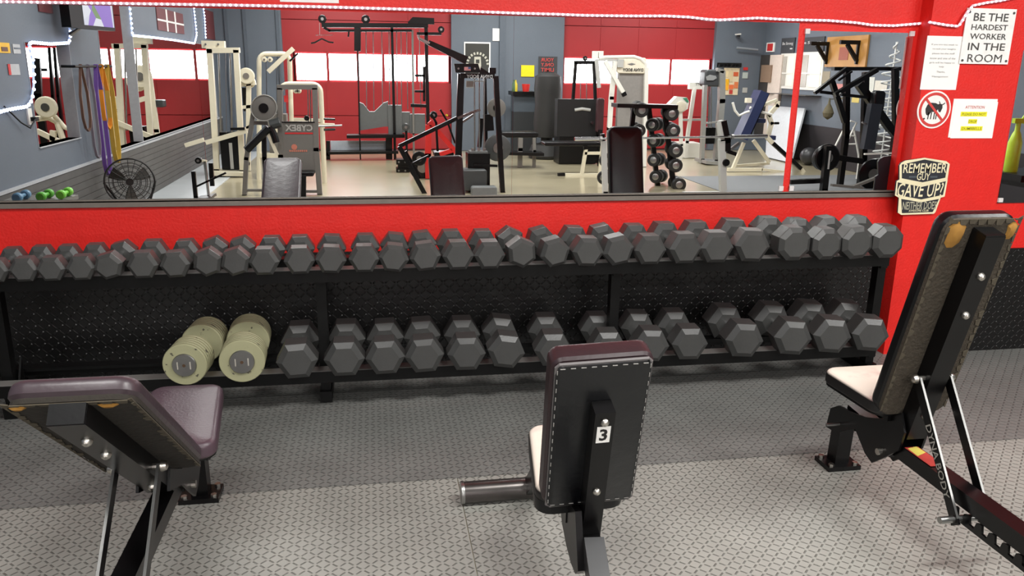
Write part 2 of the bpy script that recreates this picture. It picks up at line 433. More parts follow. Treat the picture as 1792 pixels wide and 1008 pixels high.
for fx, fz in ((.05, .93), (.95, .93), (.05, .06), (.95, .06)):
    c = V((hx0+hw*fx, PY-.0092, hz0+hh*fz)); sc_.cyl(c, c+V((0, -.003, 0)), .006, 10)
sc_.build('screw', CHAR, t)
px0, px1, pz0, pz1 = 2.729, 2.931, 1.42, 1.68
t = sheet('notice', 'white management notice with small grey print left of the HARDEST WORKER sign', 'sign', px0, px1, pz0, pz1)
pw = px1-px0
for s, z, wd in (('If you are too weak to', .84, .72), ('re-rack your weights', .76, .64), ('please let the staff', .675, .62), ('know and one of the', .59, .70), ('girls will be happy to', .505, .70), ('help', .43, .13), ('Thanks,', .335, .24), ('Management', .245, .45)):
    wtext(s, px0+pw*.5, pz0+(pz1-pz0)*z, pw*wd, .010, M('grey_print', (150, 148, 146), .7), t, PY-.0022, bold=0)
# round no-bull sign
c = X_(1634, 192); cx, cz = c.x, c.z
t = thing('prohibition_sign', 'round white sign with a bull struck through by a red ring and bar', 'sign', (cx, PY, cz))
SR = .094
MB().cyl((cx, PY-.003, cz), (cx, PY-.0002, cz), SR, 40).build('disc', M('white_decal', (236, 232, 228), .4), t)
def ringm(r0_, r1_, y, n=44):
    mb = MB(); a = []
    for r_ in (r0_, r1_): a.append([V((cx+r_*math.cos(2*math.pi*k/n), y, cz+r_*math.sin(2*math.pi*k/n))) for k in range(n)])
    b = [[p+V((0, -.0008, 0)) for p in q] for q in a]
    return mb.loft([a[0], a[1], b[1], b[0]], closed=True)
mb = ringm(.072, .086, PY-.0032)
q = .052; mb.beam((cx-q, PY-.0045, cz+q), (cx+q, PY-.0045, cz-q), .012, .0008, up=(0, 1, 0))
mb.build('ring_and_bar', M('sign_red', (200, 62, 58), .45), t)
S = .050/.062
def bull(pts, mbx):
    mbx.prism([(cx+x*.0104, PY-.0032, cz+z*.0104) for x, z in pts], (0, -.0004, 0))
mb = MB()
bull([(-4.4, -1.5), (-4.8, .4), (-4.0, 2.4), (-2.2, 3.4), (.4, 3.2), (1.8, 2.6), (2.6, 3.0), (4.1, 2.6), (4.4, .9), (3.6, -1.2), (2.6, -1.0), (2.0, .2), (1.2, -1.0), (-1.4, -1.1), (-2.6, -2.8), (-3.8, -2.6)], mb)
for x in (-3.0, -1.5, .2, 1.3): bull([(x, -1.2), (x+.6, -1.2), (x+.45, -4.6), (x-.1, -4.6)], mb)
bull([(2.6, 2.9), (2.0, 3.8), (2.2, 4.2), (3.0, 3.1)], mb); bull([(4.0, 2.6), (5.4, 3.5), (5.6, 3.1), (4.3, 2.2)], mb)
bull([(-5.6, -4.4), (-4.9, -3.8), (-4.2, -4.3), (-4.9, -5.0)], mb)
mb.build('bull_silhouette', M('sign_black', (42, 38, 38), .5), t)
# attention notice
ax0, ax1, az0, az1 = 2.929, 3.181, 1.181, 1.376
t = sheet('notice', 'white ATTENTION notice with three yellow highlighted lines', 'sign', ax0, ax1, az0, az1)
MB().box((ax0+.012, PY-.0032, az0-.004), (ax1+.004, PY-.0021, az1-.014)).build('top_sheet', M('white_paper_top', (240, 238, 234), .7, var=.02), t)
aw, ah, ac = ax1-ax0, az1-az0, (ax0+ax1)/2
wtext('ATTENTION', ac, az0+ah*.79, aw*.44, ah*.075, M('pale_red_print', (205, 120, 120), .7), t, PY-.0036, bold=.005)
YEL = M('yellow_highlighter', (232, 226, 40), .6)
OLIVE = M('olive_print', (150, 144, 30), .6)
for s, fz, fw in (('PLEASE DO NOT', .61, .60), ('DROP', .42, .20), ('DUMBBELLS', .235, .50)):
    MB().box((ac-aw*fw/2, PY-.0040, az0+ah*(fz-.06)), (ac+aw*fw/2, PY-.0035, az0+ah*(fz+.06))).build('highlight', YEL, t)
    wtext(s, ac, az0+ah*fz, aw*fw*.9, ah*.07, OLIVE, t, PY-.0042, bold=.005)
# shield-shaped sign
t = thing('shield_sign', 'black and cream REMEMBER GUY GAVE UP? shield sign hanging at the wall corner', 'sign', (2.81, PY, .776))
SY = PY-.012
def sp(px, py): p = G(px, py, SY); return V((p.x, SY, p.z))
CRM = M('cream_sign_print', (226, 216, 180), .5); DK = M('dark_sign_face', (38, 40, 46), .45); OLV = M('grey_sign_print', (176, 172, 150), .5)
out = [(1577, 285), (1584, 281), (1618, 276), (1656, 282), (1662, 287), (1658, 313), (1658, 316), (1653, 344), (1646, 346), (1637, 371), (1634, 374), (1577, 376), (1571, 372), (1573, 346), (1566, 342), (1569, 317), (1574, 314), (1574, 290)]
MB().prism([sp(*p) for p in out], (0, .010, 0)).build('board', DK, t)
MB().prism([sp(*p)+V((0, -.0002, 0)) for p in out], (0, -.0006, 0)).build('border', CRM, t)
dark = [[(1578, 288), (1618, 279), (1658, 287), (1654, 311), (1614, 319), (1578, 312)], [(1571, 319), (1613, 327), (1655, 317), (1650, 341), (1612, 349), (1569, 341)], [(1577, 348), (1612, 354), (1643, 348), (1632, 371), (1578, 373)]]
mb = MB()
for p in dark: mb.prism([sp(*q)+V((0, -.0008, 0)) for q in p], (0, -.0004, 0))
mb.build('dark_panel', DK, t)
def stext(s, x0, y0, x1, y1, mat, **k):
    a, b = sp(x0, y0), sp(x1, y1)
    dx, dz = (b.x-a.x), (a.z-b.z)
    text(s, ((a.x+b.x)/2, SY-.0014, (a.z+b.z)/2), EX, EZ, dx, dz, mat, t, bold=.007, **k)
stext('REMEMBER', 1582, 286, 1655, 302, CRM); stext('GUY', 1605, 303, 1626, 315, CRM)
stext('GAVE UP?', 1572, 320, 1648, 344, CRM, shear=.1); stext('NEITHER DOES', 1580, 353, 1637, 366, OLV); stext('AWESOME CLUB', 1590, 367, 1624, 370, CRM)
for a, b in ((1591, 1603), (1628, 1640)):
    p, q = sp(a, 308), sp(b, 311); MB().box((p.x, SY-.0012, q.z), (q.x, SY-.0004, p.z)).build('stripe', M('slate_stripe', (90, 98, 104), .5), t)
# paper strip at the very top edge
a, b = G(490, 3, WALL), G(593, 4, WALL)
sheet('paper_sign', 'lower edge of a white paper sign above the rope light at the top', 'sign', a.x, b.x, a.z, a.z+.2, y=WALL)

# ================================================================ DUMBBELL RACK
TOPZ, BOTZ = .652, .182
ux = [-1.585, -.252, 1.108, 2.487]
rack = thing('dumbbell_rack', 'long black two-tier steel dumbbell rack along the red wall', 'rack', ((ux[0]+ux[-1])/2, 3.62, 0))
for x in ux:
    MB().box((x-.022, 3.545, .05), (x+.022, 3.595, .636)).build('upright', RACK, rack)
    f = MB().box((x-.026, 3.52, .004), (x+.026, 3.86, .055)); f.build('foot', RACK, rack)
    MB().box((x-.018, 3.53, .09), (x+.018, 3.70, .125)).build('tray_bracket', RACK, rack)
    MB().box((x-.018, 3.53, .56), (x+.018, 3.70, .598)).build('tray_bracket', RACK, rack)
RX0, RX1 = -1.75, 2.43
SHELF = M('lit_rail_top', (112, 111, 108), .38, 0., var=.3, vs=14)  # light falling on the black rail tops, painted as a paler strip
for nm, y0, z, x1 in (('top', 3.43, TOPZ, RX1+.010), ('bottom', 3.45, BOTZ, RX1+.02)):
    r_ = MB().box((RX0, y0, z-.055), (x1, y0+.012, z-.002)).box((RX0, y0+.012, z-.016), (x1, y0+.07, z-.002)).build('front_rail', RACK, rack)
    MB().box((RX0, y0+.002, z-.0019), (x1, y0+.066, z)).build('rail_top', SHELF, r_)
    b_ = MB().box((RX0, 3.70, z-.05), (x1, 3.712, z)).box((RX0, 3.65, z-.014), (x1, 3.70, z)).build('back_rail', RACK, rack)
    for xe_ in (x1,):
        MB().beam((xe_-.02, y0+.02, z-.03), (xe_-.02, 3.70, z-.03), .03, .03).build('end_brace', RACK, rack)
# gusset plate seen at the left end
MB().prism([(ux[0]+.03, 3.52, .056), (ux[0]+.03, 3.62, .056), (ux[0]+.03, 3.62, .25)], (.008, 0, 0)).build('gusset', RACK, rack)

ORD = ['first', 'second', 'third', 'fourth', 'fifth', 'sixth', 'seventh', 'eighth', 'ninth', 'tenth', 'eleventh', 'twelfth', 'thirteenth', 'fourteenth', 'fifteenth', 'sixteenth', 'seventeenth', 'eighteenth', 'nineteenth', 'twentieth']
def hex_head(c, ax, R_, L, roll, n, inset_out, inset_in):
    d, s, u = ortho(ax)
    mb = MB(); rr = R(roll)
    prof = [(R_*inset_in, 0), (R_*.985, L*.17), (R_, L*.20), (R_, L*.83), (R_*.985, L*.86), (R_*inset_out, L)]
    rings = []
    for r_, a in prof:
        rings.append([V(c)+d*a+(s*math.cos(rr+2*math.pi*j/n)+u*math.sin(rr+2*math.pi*j/n))*r_ for j in range(n)])
    return mb.loft(rings)
def dumbbell(fx, fy, bx, by, wpx, tier, roll, label, n=6, YF=3.355, inset=.74, group=None):
    f = G(fx, fy, YF); R_ = wpx/2/ppm(fx, fy, YF)
    HL = R_*(1.28 if n == 6 else 1.15)+.02
    rail = TOPZ if tier else BOTZ
    a = R_*math.cos(math.pi/n)
    lift = a if n == 8 or abs(roll) < 8 else a+(R_-a)*min(1, abs(roll)/30)
    z = rail+lift+.0006
    Ltot = 2*HL+.125
    yb = YF+Ltot-HL*.6
    b = G(bx, by, yb)
    ax = V((b.x-f.x, b.y-f.y, 0)).normalized()
    if abs(ax.x) > .28: ax = V((.28*(1 if ax.x > 0 else -1), .96, 0)).normalized()
    p = V((f.x, YF, z))
    t = thing('hex_dumbbell' if n == 6 else 'octagonal_dumbbell', label, 'dumbbell', (p+ax*Ltot/2)-V((0, 0, lift)), group)
    off = 0 if n == 6 else 22.5
    hex_head(p+ax*HL, -ax, R_, HL, -roll+off, n, inset, .62).build('head', RUB, t, sharp=10)
    hex_head(p+ax*(Ltot-HL), ax, R_, HL, roll+off, n, inset, .62).build('head', RUB, t, sharp=10)
    mid = p+ax*Ltot/2; h = Ltot/2-HL+.004
    mbh = MB().lathe(mid-ax*h, ax, [(.013, 0), (.013, .006), (.0145, h*.4), (.017, h), (.0145, h*1.6), (.013, 2*h-.006), (.013, 2*h)], 14)
    mbh.build('handle', CHROME, t)
    return t
TOP = [(-12, 471, 22, 443, 46, 0), (39, 470, 73, 443, 48, 0), (87, 470, 119, 440, 48, 0), (140, 469, 167, 437, 49, 0), (188, 466, 215, 437, 50, 15), (248, 462, 268, 432, 53, 0), (305, 462, 325, 430, 52, 3),
       (362, 457, 376, 427, 52, 20), (410.6, 455, 423, 427, 52, 16), (461, 458, 475, 424, 54, 0), (524, 457, 525, 424, 54, 0), (579, 456, 580, 424, 54, -4), (637, 455, 639, 424, 54, 0), (689, 454, 690, 419, 54, -7), (745, 452, 738, 419, 56, 6),
       (803, 450, 789, 417, 57, 0), (858, 448, 844, 417, 56, 0), (915, 444, 892, 412, 55, -24), (973, 445, 946, 412, 56, 14), (1031, 438, 1003, 412, 58, -3), (1084, 442, 1053, 408, 58, 12), (1140, 442, 1109, 408, 59, 0), (1202, 440, 1162, 405, 61, 0),
       (1257, 439, 1217, 402, 62, 0), (1319, 435, 1281, 402, 64, -2)]
OCT = [(1393, 433, 1343, 402, 64, 0), (1450, 433, 1395, 397, 60, 0), (1503, 432, 1446, 395, 62, 5), (1557, 428, 1499, 394, 62, 0)]
gt = 'hex dumbbells on the top tier'
for i, (fx, fy, bx, by, wp, ro) in enumerate(TOP):
    lab = ('black hex dumbbell on the top tier, %s from the left end' % ORD[i]) if i < 13 else ('hex dumbbell on the top tier, %s left of the octagonal ones' % ORD[24-i])
    if ro == -24: lab = 'hex dumbbell tipped on a corner with a scratched face on the top tier'
    dumbbell(fx, fy, bx, by, wp, 1, ro, lab, group=gt)
for i, a in enumerate(OCT):
    dumbbell(*a[:5], 1, a[5], ('eight-sided rubber dumbbell at the far right end of the top tier', 'eight-sided rubber dumbbell second from the right end of the top tier', 'eight-sided rubber dumbbell third from the right end of the top tier', 'large many-sided dumbbell on the top tier, fourth from the right end')[3-i], n=8, inset=.72, group='octagonal dumbbells on the top tier')
BOT = [(519, 628, 526, 582, 73, 2), (602, 623, 606, 580, 72, 0), (674, 622, 674, 578, 70, 2), (743, 622, 738, 569, 70, 3), (817, 615, 808, 569, 69, 0), (887, 610, 874, 567, 68, -8), (969, 610, 954, 567, 68, 0), (1066, 603, 1044, 562, 66, 0),
       (1142, 599, 1114, 558, 66, -2), (1210, 595, 1178, 555, 66, 0), (1306, 591, 1266, 558, 70, -3), (1391, 589, 1347, 554, 70, -4), (1460, 585, 1414, 548, 70, -4), (1527, 583, 1479, 539, 68, -4)]
gb = 'large hex dumbbells on the bottom tier'
for i, (fx, fy, bx, by, wp, ro) in enumerate(BOT):
    if i < 7: lab = 'large grey hex dumbbell on the bottom tier, %s right of the cream pair' % ORD[i]
    else: lab = 'large black hex dumbbell on the bottom tier, %s from the right end' % ORD[13-i]
    dumbbell(fx, fy, bx, by, wp, 0, ro, lab, YF=3.365, inset=.70, group=gb)

# the two chipped cream plate dumbbells
CHIP = bpy.data.materials.new('chipped_cream_enamel'); CHIP.use_nodes = True
nt = CHIP.node_tree; b = nt.nodes['Principled BSDF']; tc = nt.nodes.new('ShaderNodeTexCoord'); n = nt.nodes.new('ShaderNodeTexNoise')
n.inputs['Scale'].default_value = 34; n.inputs['Detail'].default_value = 4; nt.links.new(tc.outputs['Object'], n.inputs['Vector'])
cr_ = nt.nodes.new('ShaderNodeValToRGB'); cr_.color_ramp.elements[0].position = .315; cr_.color_ramp.elements[0].color = lin((74, 70, 58)); cr_.color_ramp.elements[1].position = .345; cr_.color_ramp.elements[1].color = lin((150, 148, 116))
nt.links.new(n.outputs['Fac'], cr_.inputs[0]); nt.links.new(cr_.outputs[0], b.inputs['Base Color']); b.inputs['Roughness'].default_value = .5
for (fx, fy, bx, by, wp, lab) in ((322, 632, 359, 590, 76, 'chipped cream plate dumbbell at the left of the bottom tier, turned inward'), (423, 627, 436, 586, 78, 'chipped cream plate dumbbell beside the first grey hex dumbbell')):
    YF = 3.36; R_ = wp/2/ppm(fx, fy, YF); f = G(fx, fy, YF); bk = G(bx, by, YF+.33)
    ax = V((bk.x-f.x, .33, 0)).normalized(); p = V((f.x, YF, BOTZ+R_+.0006))
    t = thing('plate_dumbbell', lab, 'dumbbell', p+ax*.2-V((0, 0, R_)), 'cream plate dumbbells')
    L = .40
    for sgn, q in ((1, p), (-1, p+ax*L)):
        d = ax*sgn
        prof = [(R_*.5, .002), (R_*.97, .002), (R_, .006)]
        for k in range(5):
            a0 = .006+k*.022; prof += [(R_, a0+.0155), (R_*.965, a0+.0175), (R_*.965, a0+.0195), (R_, a0+.0215)]
        prof += [(R_, .128), (R_*.96, .133), (R_*.3, .133)]
        MB().lathe(q, d, prof, 36).build('plate_stack', CHIP, t)
        cp = MB().lathe(q+d*.006, -d, [(R_*.55, 0), (R_*.55, .010), (R_*.52, .014), (R_*.1, .014)], 28).build('end_cap', STEEL, t)
        if sgn == 1:
            MB().cyl(q-d*.0075, q-d*.0088, .007, 12).build('bolt_hole', M('dark_bronze', (92, 70, 52), .5, .5), cp)
            _, s_, u_ = ortho(d)
            for k in (-1, 1): MB().beam(q-d*.0082+s_*k*.026-u_*.016, q-d*.0082+s_*k*.026+u_*.016, .0045, .003).build('stamped_mark', M('pale_stamp', (214, 208, 196), .4, .6), cp)
    MB().cyl(p+ax*.13, p+ax*(L-.13), .016).build('handle', STEEL, t)

# ================================================================ BENCHES
BOARD = M('bare_grey_backing_board', (60, 53, 43), .95, var=.4, vs=60, bump=.5, bs=90)
FOAM = M('yellow_foam', (150, 108, 44), .9, var=.25, vs=40)
STITCH = M('white_stitch', (150, 148, 144), .7)
WORNSEAT = bpy.data.materials.new('worn_vinyl_seat'); WORNSEAT.use_nodes = True
nt = WORNSEAT.node_tree; b = nt.nodes['Principled BSDF']; tc = nt.nodes.new('ShaderNodeTexCoord'); n = nt.nodes.new('ShaderNodeTexNoise')
n.inputs['Scale'].default_value = 5; n.inputs['Detail'].default_value = 4; nt.links.new(tc.outputs['Object'], n.inputs['Vector'])
cr_ = nt.nodes.new('ShaderNodeValToRGB'); cr_.color_ramp.elements[0].position = .36; cr_.color_ramp.elements[0].color = lin((176, 140, 134)); cr_.color_ramp.elements[1].position = .52; cr_.color_ramp.elements[1].color = lin((222, 210, 196))
nt.links.new(n.outputs['Fac'], cr_.inputs[0])
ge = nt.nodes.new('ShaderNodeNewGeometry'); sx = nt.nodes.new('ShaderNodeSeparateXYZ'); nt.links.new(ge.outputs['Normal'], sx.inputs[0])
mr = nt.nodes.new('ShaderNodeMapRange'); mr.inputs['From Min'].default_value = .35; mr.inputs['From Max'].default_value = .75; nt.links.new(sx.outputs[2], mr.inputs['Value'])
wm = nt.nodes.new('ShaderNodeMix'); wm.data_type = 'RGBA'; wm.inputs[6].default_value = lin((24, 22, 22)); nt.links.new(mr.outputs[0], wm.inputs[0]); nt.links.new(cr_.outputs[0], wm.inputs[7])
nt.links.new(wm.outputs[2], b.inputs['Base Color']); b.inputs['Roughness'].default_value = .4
PLUMSIDE = M('plum_vinyl_side', (58, 47, 52), .36, var=.2, vs=12, bump=.1, bs=40)

def adjustable_bench(name, label, O, ang, alpha, padw, padl, hinge, seat, seatmat, padmat, backmat, pin, brace_t, brace_u, tubew, letters, foam, pth, s_rear=1.32):
    O = V(O); S = V((math.sin(R(ang)), -math.cos(R(ang)), 0)); U = V((math.cos(R(ang)), math.sin(R(ang)), 0))
    T = lambda p: O+S*p.x+U*p.y+V((0, 0, p.z))         # local: x along the bench to the head end, y to its right, z up
    t = thing(name, label, 'weight bench', O, 'adjustable benches')
    bp = MB(T).box((-.05, -.068, 0), (.055, .068, .018)).build('base_plate', BLKW, t)
    bb = MB(T)
    for u in (-.05, .05):
        for x in (-.035, .04): MB(T).cyl((x, u, .017), (x, u, .028), .011, 6).build('bolt', ZINC, bp)
    MB(T).beam((.0, 0, .015), (.012, 0, .235), .058, .058, up=(1, 0, 0)).build('front_post', BLKW, t)
    gs = MB(T)
    outl = [(-.035, .15), (-.02, .235), (.03, .268), (.12, .278), (.20, .295), (.30, .335), (hinge[0]+.02, hinge[1]+.01), (hinge[0]+.05, hinge[1]-.05), (.40, .265), (.33, .20), (.27, .15), (.225, .165), (.17, .21), (.15, .225), (.10, .20), (.05, .165), (.03, .155)]
    for u in (-.046, .038): gs.prism([(a, u, z) for a, z in outl], (0, .008, 0))
    gs.build('hinge_gusset', BLKW, t)
    MB(T).cyl((.05, -.10, .20), (.05, .06, .20), .006, 8).build('pop_pin', STEEL, t)
    MB(T).cyl((.31, -.06, .215), (.31, .06, .215), .012, 10).build('pivot_bolt', ZINC, t)
    # spine
    MB(T).beam((.06, 0, .255), (.34, 0, .235), .058, .06).beam((.30, 0, .2475), (s_rear, 0, .2385), .060, .050, up=(0, 0, 1)).build('spine', BLKW, t)
    rf = MB(T).box((s_rear-.03, -.28, .0), (s_rear+.03, .28, .06)).box((s_rear-.025, -.028, .06), (s_rear+.025, .028, .19)); rf.build('rear_foot', BLKW, t)
    # seat
    x0, x1, w0, w1, z0, z1 = seat
    d = V((x1-x0, 0, z1-z0)); ln = d.length; d /= ln
    p0 = T(V((x0, 0, z0)))
    W_ = S*d.x+V((0, 0, d.z)); N_ = U.cross(W_).normalized()
    if N_.z < 0: N_ = -N_
    sb_ = MB(T).box((x0+.08, -.06, min(z0, z1)-.03), (x1-.02, .06, max(z0, z1)+.002)); sb_.build('seat_bracket', BLKW, t)
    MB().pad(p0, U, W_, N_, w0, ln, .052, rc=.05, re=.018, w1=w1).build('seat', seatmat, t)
    MB().pad(p0-N_*.008, U, W_, N_, w0-.012, ln-.01, .010, rc=.05, re=.003, w1=w1-.012, crown=0).build('seat_base', BLKW, t)
    # back pad
    h = T(V((hinge[0], 0, hinge[1])))
    D = (S*math.cos(R(alpha))+V((0, 0, math.sin(R(alpha)))))
    N = (V((0, 0, math.cos(R(alpha))))-S*math.sin(R(alpha)))      # away from the frame, toward the sitter
    bk = thing('x', 'x', 'x') if False else None
    pad_o = h+N*.006
    bp_ = MB().pad(pad_o, U, D, N, padw, padl, pth, rc=.045, re=.022, crown=.01).build('backrest', padmat, t)
    MB().pad(pad_o-N*.012, U, D, N, padw-.008, padl-.006, .016, rc=.042, re=.004, crown=0).build('backing_board', backmat, bp_)
    rng = random.Random(3)
    if foam:
        for cx_, cy_, a_, b_ in foam: MB().loft([[pad_o-N*(.0125+.003*k)+U*(cx_+a_*(1-.25*k)*math.cos(j*math.pi/5)*(1+.25*math.sin(j*2.1)))+D*(cy_+b_*(1-.25*k)*math.sin(j*math.pi/5)) for j in range(10)] for k in range(3)]).build('torn_foam', FOAM, bp_)
        # frayed upholstery edge folded over the board
        pts = []
        fr = MB()
        for sd in (-1, 1):
            for k in range(int(padl/.03)):
                a_ = .02+k*.03; wdt = .003+.016*rng.random()
                fr.prism([pad_o-N*.0128+U*sd*(padw/2-.004)+D*a_, pad_o-N*.0128+U*sd*(padw/2-.004)+D*(a_+.03), pad_o-N*.0128+U*sd*(padw/2-.004-wdt)+D*(a_+.022), pad_o-N*.0128+U*sd*(padw/2-.004-wdt*.8)+D*(a_+.006)], -N*.002)
        for k in range(int(padw/.03)):
            a_ = -padw/2+.01+k*.03; wdt = .003+.018*rng.random()
            fr.prism([pad_o-N*.0128+U*a_+D*(padl-.004), pad_o-N*.0128+U*(a_+.03)+D*(padl-.004), pad_o-N*.0128+U*(a_+.024)+D*(padl-.004-wdt), pad_o-N*.0128+U*(a_+.006)+D*(padl-.004-wdt)], -N*.002)
        fr.build('frayed_edge', M('frayed_cloth', (76, 69, 56), .95, var=.5, vs=90), bp_)
    # frame tube along the back
    tw, td, ta, tb = tubew
    tube_ = MB().beam(pad_o-N*(.013+td/2)+D*ta, pad_o-N*(.013+td/2)+D*tb, tw, td, up=N).build('back_tube', BLKW, t)
    cap = MB().beam(pad_o-N*(.013+td/2)+D*(tb-.001), pad_o-N*(.013+td/2)+D*(tb+.005), tw*.97, td*.95, up=N).build('end_cap', BLK, tube_)
    for k, (uu, tt) in enumerate(((0, tb-.13), (.0, tb*.62), (.0, ta+.10))):
        c_ = pad_o-N*(.013+td)+D*tt+U*uu
        MB().lathe(c_, -N, [(.013, 0), (.013, .003), (.010, .010), (.004, .014)], 12).build('bolt', ZINC, tube_)
    # braces from the back tube to the ladder pin
    bc = pad_o-N*(.013+td*.55)+D*brace_t
    pc = T(V((pin[0], 0, pin[1])))
    MB().cyl(bc-U*(brace_u+.012), bc+U*(brace_u+.012), .010, 10).build('brace_axle', ZINC, t)
    for sgn in (-1, 1):
        a_ = bc+U*sgn*brace_u; b_ = pc+U*sgn*brace_u
        br_ = MB().beam(a_, b_-(a_-b_).normalized()*.018, .008, .034, up=(b_-a_).cross(U)).build('brace', BLKW, t)
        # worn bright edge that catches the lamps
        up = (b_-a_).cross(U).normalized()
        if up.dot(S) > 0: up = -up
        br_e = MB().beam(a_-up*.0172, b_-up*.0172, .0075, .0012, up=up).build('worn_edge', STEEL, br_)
        if letters and sgn == -1:
            dn = (b_-a_); L_ = dn.length; dn.normalize()
            text('DYNA BODY', a_+dn*L_*.60-U*.0045, dn, up if dn.cross(up).dot(U) < 0 else -up, L_*.52, .026, M('grey_brace_lettering', (150, 148, 140), .5), br_, off=.0015)
        MB().lathe(a_+U*sgn*.004, U*sgn, [(.016, 0), (.016, .004), (.012, .014), (.004, .018)], 12).build('bolt', ZINC, br_)
    MB().cyl(pc-U*.105, pc+U*.105, .011, 12).build('ladder_pin', STEEL, t)
    # toothed adjustment ladder below the spine
    lx0, lx1 = pin[0]-.03, min(s_rear-.04, pin[0]+.52)
    zl = lambda x: pin[1]+.004
    top = []
    k = 0; x = lx0
    while x < lx1-.02:
        top += [(x, zl(x)+.022), (x+.010, zl(x)+.022), (x+.014, zl(x)-.003), (x+.034, zl(x)-.005), (x+.040, zl(x)+.018)]
        x += .052
    out_ = top+[(lx1, zl(lx1)+.02), (lx1, zl(lx1)-.018), (lx0, zl(lx0)-.018)]
    ld = MB(T)
    for u in (-.034, .026): ld.prism([(a, u, z) for a, z in out_], (0, .008, 0))
    ld.build('adjustment_ladder', BLKW, t)
    return t
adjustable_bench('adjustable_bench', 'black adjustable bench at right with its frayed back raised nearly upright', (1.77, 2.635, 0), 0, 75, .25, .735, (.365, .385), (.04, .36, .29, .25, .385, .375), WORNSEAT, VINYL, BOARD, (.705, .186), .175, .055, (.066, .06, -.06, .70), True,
                 [(-.085, .68, .030, .045), (.10, .69, .018, .030)], .055)
adjustable_bench('adjustable_bench', 'plum vinyl adjustable bench at left reclined low on a worn black frame', (-.648, 2.735, 0), 0, 39.3, .265, .70, (.50, .375), (.02, .47, .235, .315, .39, .372), PURP, PLUMSIDE, M('dark_backing_board', (34, 29, 22), .9, var=.4, vs=40, bump=.3), (.95, .186), .17, .055, (.075, .048, -.08, .692), False,
                 [(-.105, .675, .018, .010), (.07, .665, .022, .010)], .046)

# upright utility bench marked 3
BX = .535
t = thing('upright_bench', 'black upright utility bench marked 3 with white stitched back in the middle', 'weight bench', (BX, 2.1, 0))
ft = MB().lathe((.268, 2.555, .041), (1, 0, 0), [(.034, 0), (.0385, .003), (.0385, .525), (.034, .528)], 24).build('front_foot', M('scuffed_dark_chrome', (92, 88, 86), .3, .85, var=.35, vs=10), t)
MB().lathe((.266, 2.555, .041), (1, 0, 0), [(.0395, 0), (.0405, .002), (.0405, .010), (.0395, .012)], 24).build('end_ring', STEEL, ft)
MB().beam((BX-.012, 2.545, .05), (BX-.03, 2.19, .345), .05, .06).build('front_post', BLKW, t)
hb = V((BX, 1.862, .385)); ht = V((BX-.018, 1.715, .850)); D = (ht-hb).normalized(); L = (ht-hb).length; U = V((1, 0, .0)); U = (U-D*U.dot(D)).normalized(); N = U.cross(D).normalized()
if N.y < 0: N = -N
bp_ = MB().pad(hb, U, D, N, .252, L, .066, rc=.03, re=.018, crown=.008).build('backrest', M('plum_black_vinyl', (44, 30, 33), .34, var=.2, bump=.06), t)
MB().pad(hb-N*.012, U, D, N, .238, L-.012, .02, rc=.026, re=.008, crown=0).build('rear_cover', M('black_vinyl_cover', (11, 12, 15), .3, var=.2, vs=8, bump=.25, bs=14), bp_)
fr = []
wv, lv = .113, L-.030
peri = []
for k in range(17): peri.append((-wv, .014+lv*(k+.5)/17, 0))
for k in range(17): peri.append((wv, .014+lv*(k+.5)/17, 0))
for k in range(9): peri.append((-wv+2*wv*(k+.5)/9, .012, 1)); peri.append((-wv+2*wv*(k+.5)/9, L-.020, 1))
for u_, d_, h_ in peri:
    a_ = V((1, 0, 0)) if h_ else D
    c_ = hb-N*.0125+U*u_+D*d_
    fr.append((c_, a_))
mb = MB()
for c_, a_ in fr: mb.beam(c_-a_*.006, c_+a_*.006, .0018, .0015, up=N)
mb.build('stitching', STITCH, bp_)
pip = MB()
loop = [(-.115, .01), (-.115, L-.018), (-.108, L-.011), (.108, L-.011), (.115, L-.018), (.115, .01), (.108, .004), (-.108, .004)]
pip.tube([hb-N*.006+U*a+D*b for a, b in loop], .0045, 8, closed=True).build('piping', M('grey_piping', (96, 92, 92), .35), bp_)
pz = [hb-N*.036+D*(-.125), hb-N*.036+D*.36]
post = MB().beam(pz[0], pz[1], .05, .046, up=N).build('back_post', BLKW, t)
MB().beam(pz[1], pz[1]+D*.003, .05, .046, up=N).build('top_cap', BLKW, post)
for d_ in (.335, .10):
    MB().lathe(hb-N*.059+D*d_, -N, [(.011, 0), (.011, .003), (.008, .008), (.003, .011)], 12).build('bolt', ZINC, post)
nc = hb-N*.0593+D*.295
pl = MB().beam(nc-D*.026, nc+D*.026, .034, .001, up=N).build('number_plate', PAPER, post)
text('3', nc-N*.0006, U, D, .020, .038, INK, pl, bold=.03, off=.0006)
# seat
so = V((BX-.01, 1.885, .358)); W_ = V((0, 1, .16)).normalized(); N_ = U.cross(W_).normalized()
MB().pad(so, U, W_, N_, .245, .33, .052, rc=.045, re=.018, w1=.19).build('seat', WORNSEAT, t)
MB().pad(so-N_*.022, U, W_, N_, .247, .325, .046, rc=.045, re=.006, w1=.19, crown=0).build('seat_base', VINYL, t)
MB().box((BX-.05, 1.90, .300), (BX+.05, 2.19, .350)).build('seat_bracket', BLKW, t)
gus = MB()
for x in (BX-.035,):
    a = [(1.815, .385), (1.93, .37), (1.99, .355), (1.985, .31), (1.95, .265), (1.90, .235), (1.84, .215), (1.79, .215), (1.765, .24)]
    gus.prism([(x-.012, y, z) for y, z in a], (.018, 0, 0))
gus.build('gusset', BLKW, t)
MB().beam((BX, 2.19, .335), (BX, 1.80, .275), .05, .055).beam((BX, 1.80, .275), (BX, 1.745, .255), .05, .055).build('seat_beam', BLKW, t)
leg = MB().beam((BX, 1.80, .295), (BX-.05, 1.28, .045), .052, .062).build('rear_leg', M('worn_grey_black_paint', (30, 30, 32), .35, var=.4, vs=12), t)
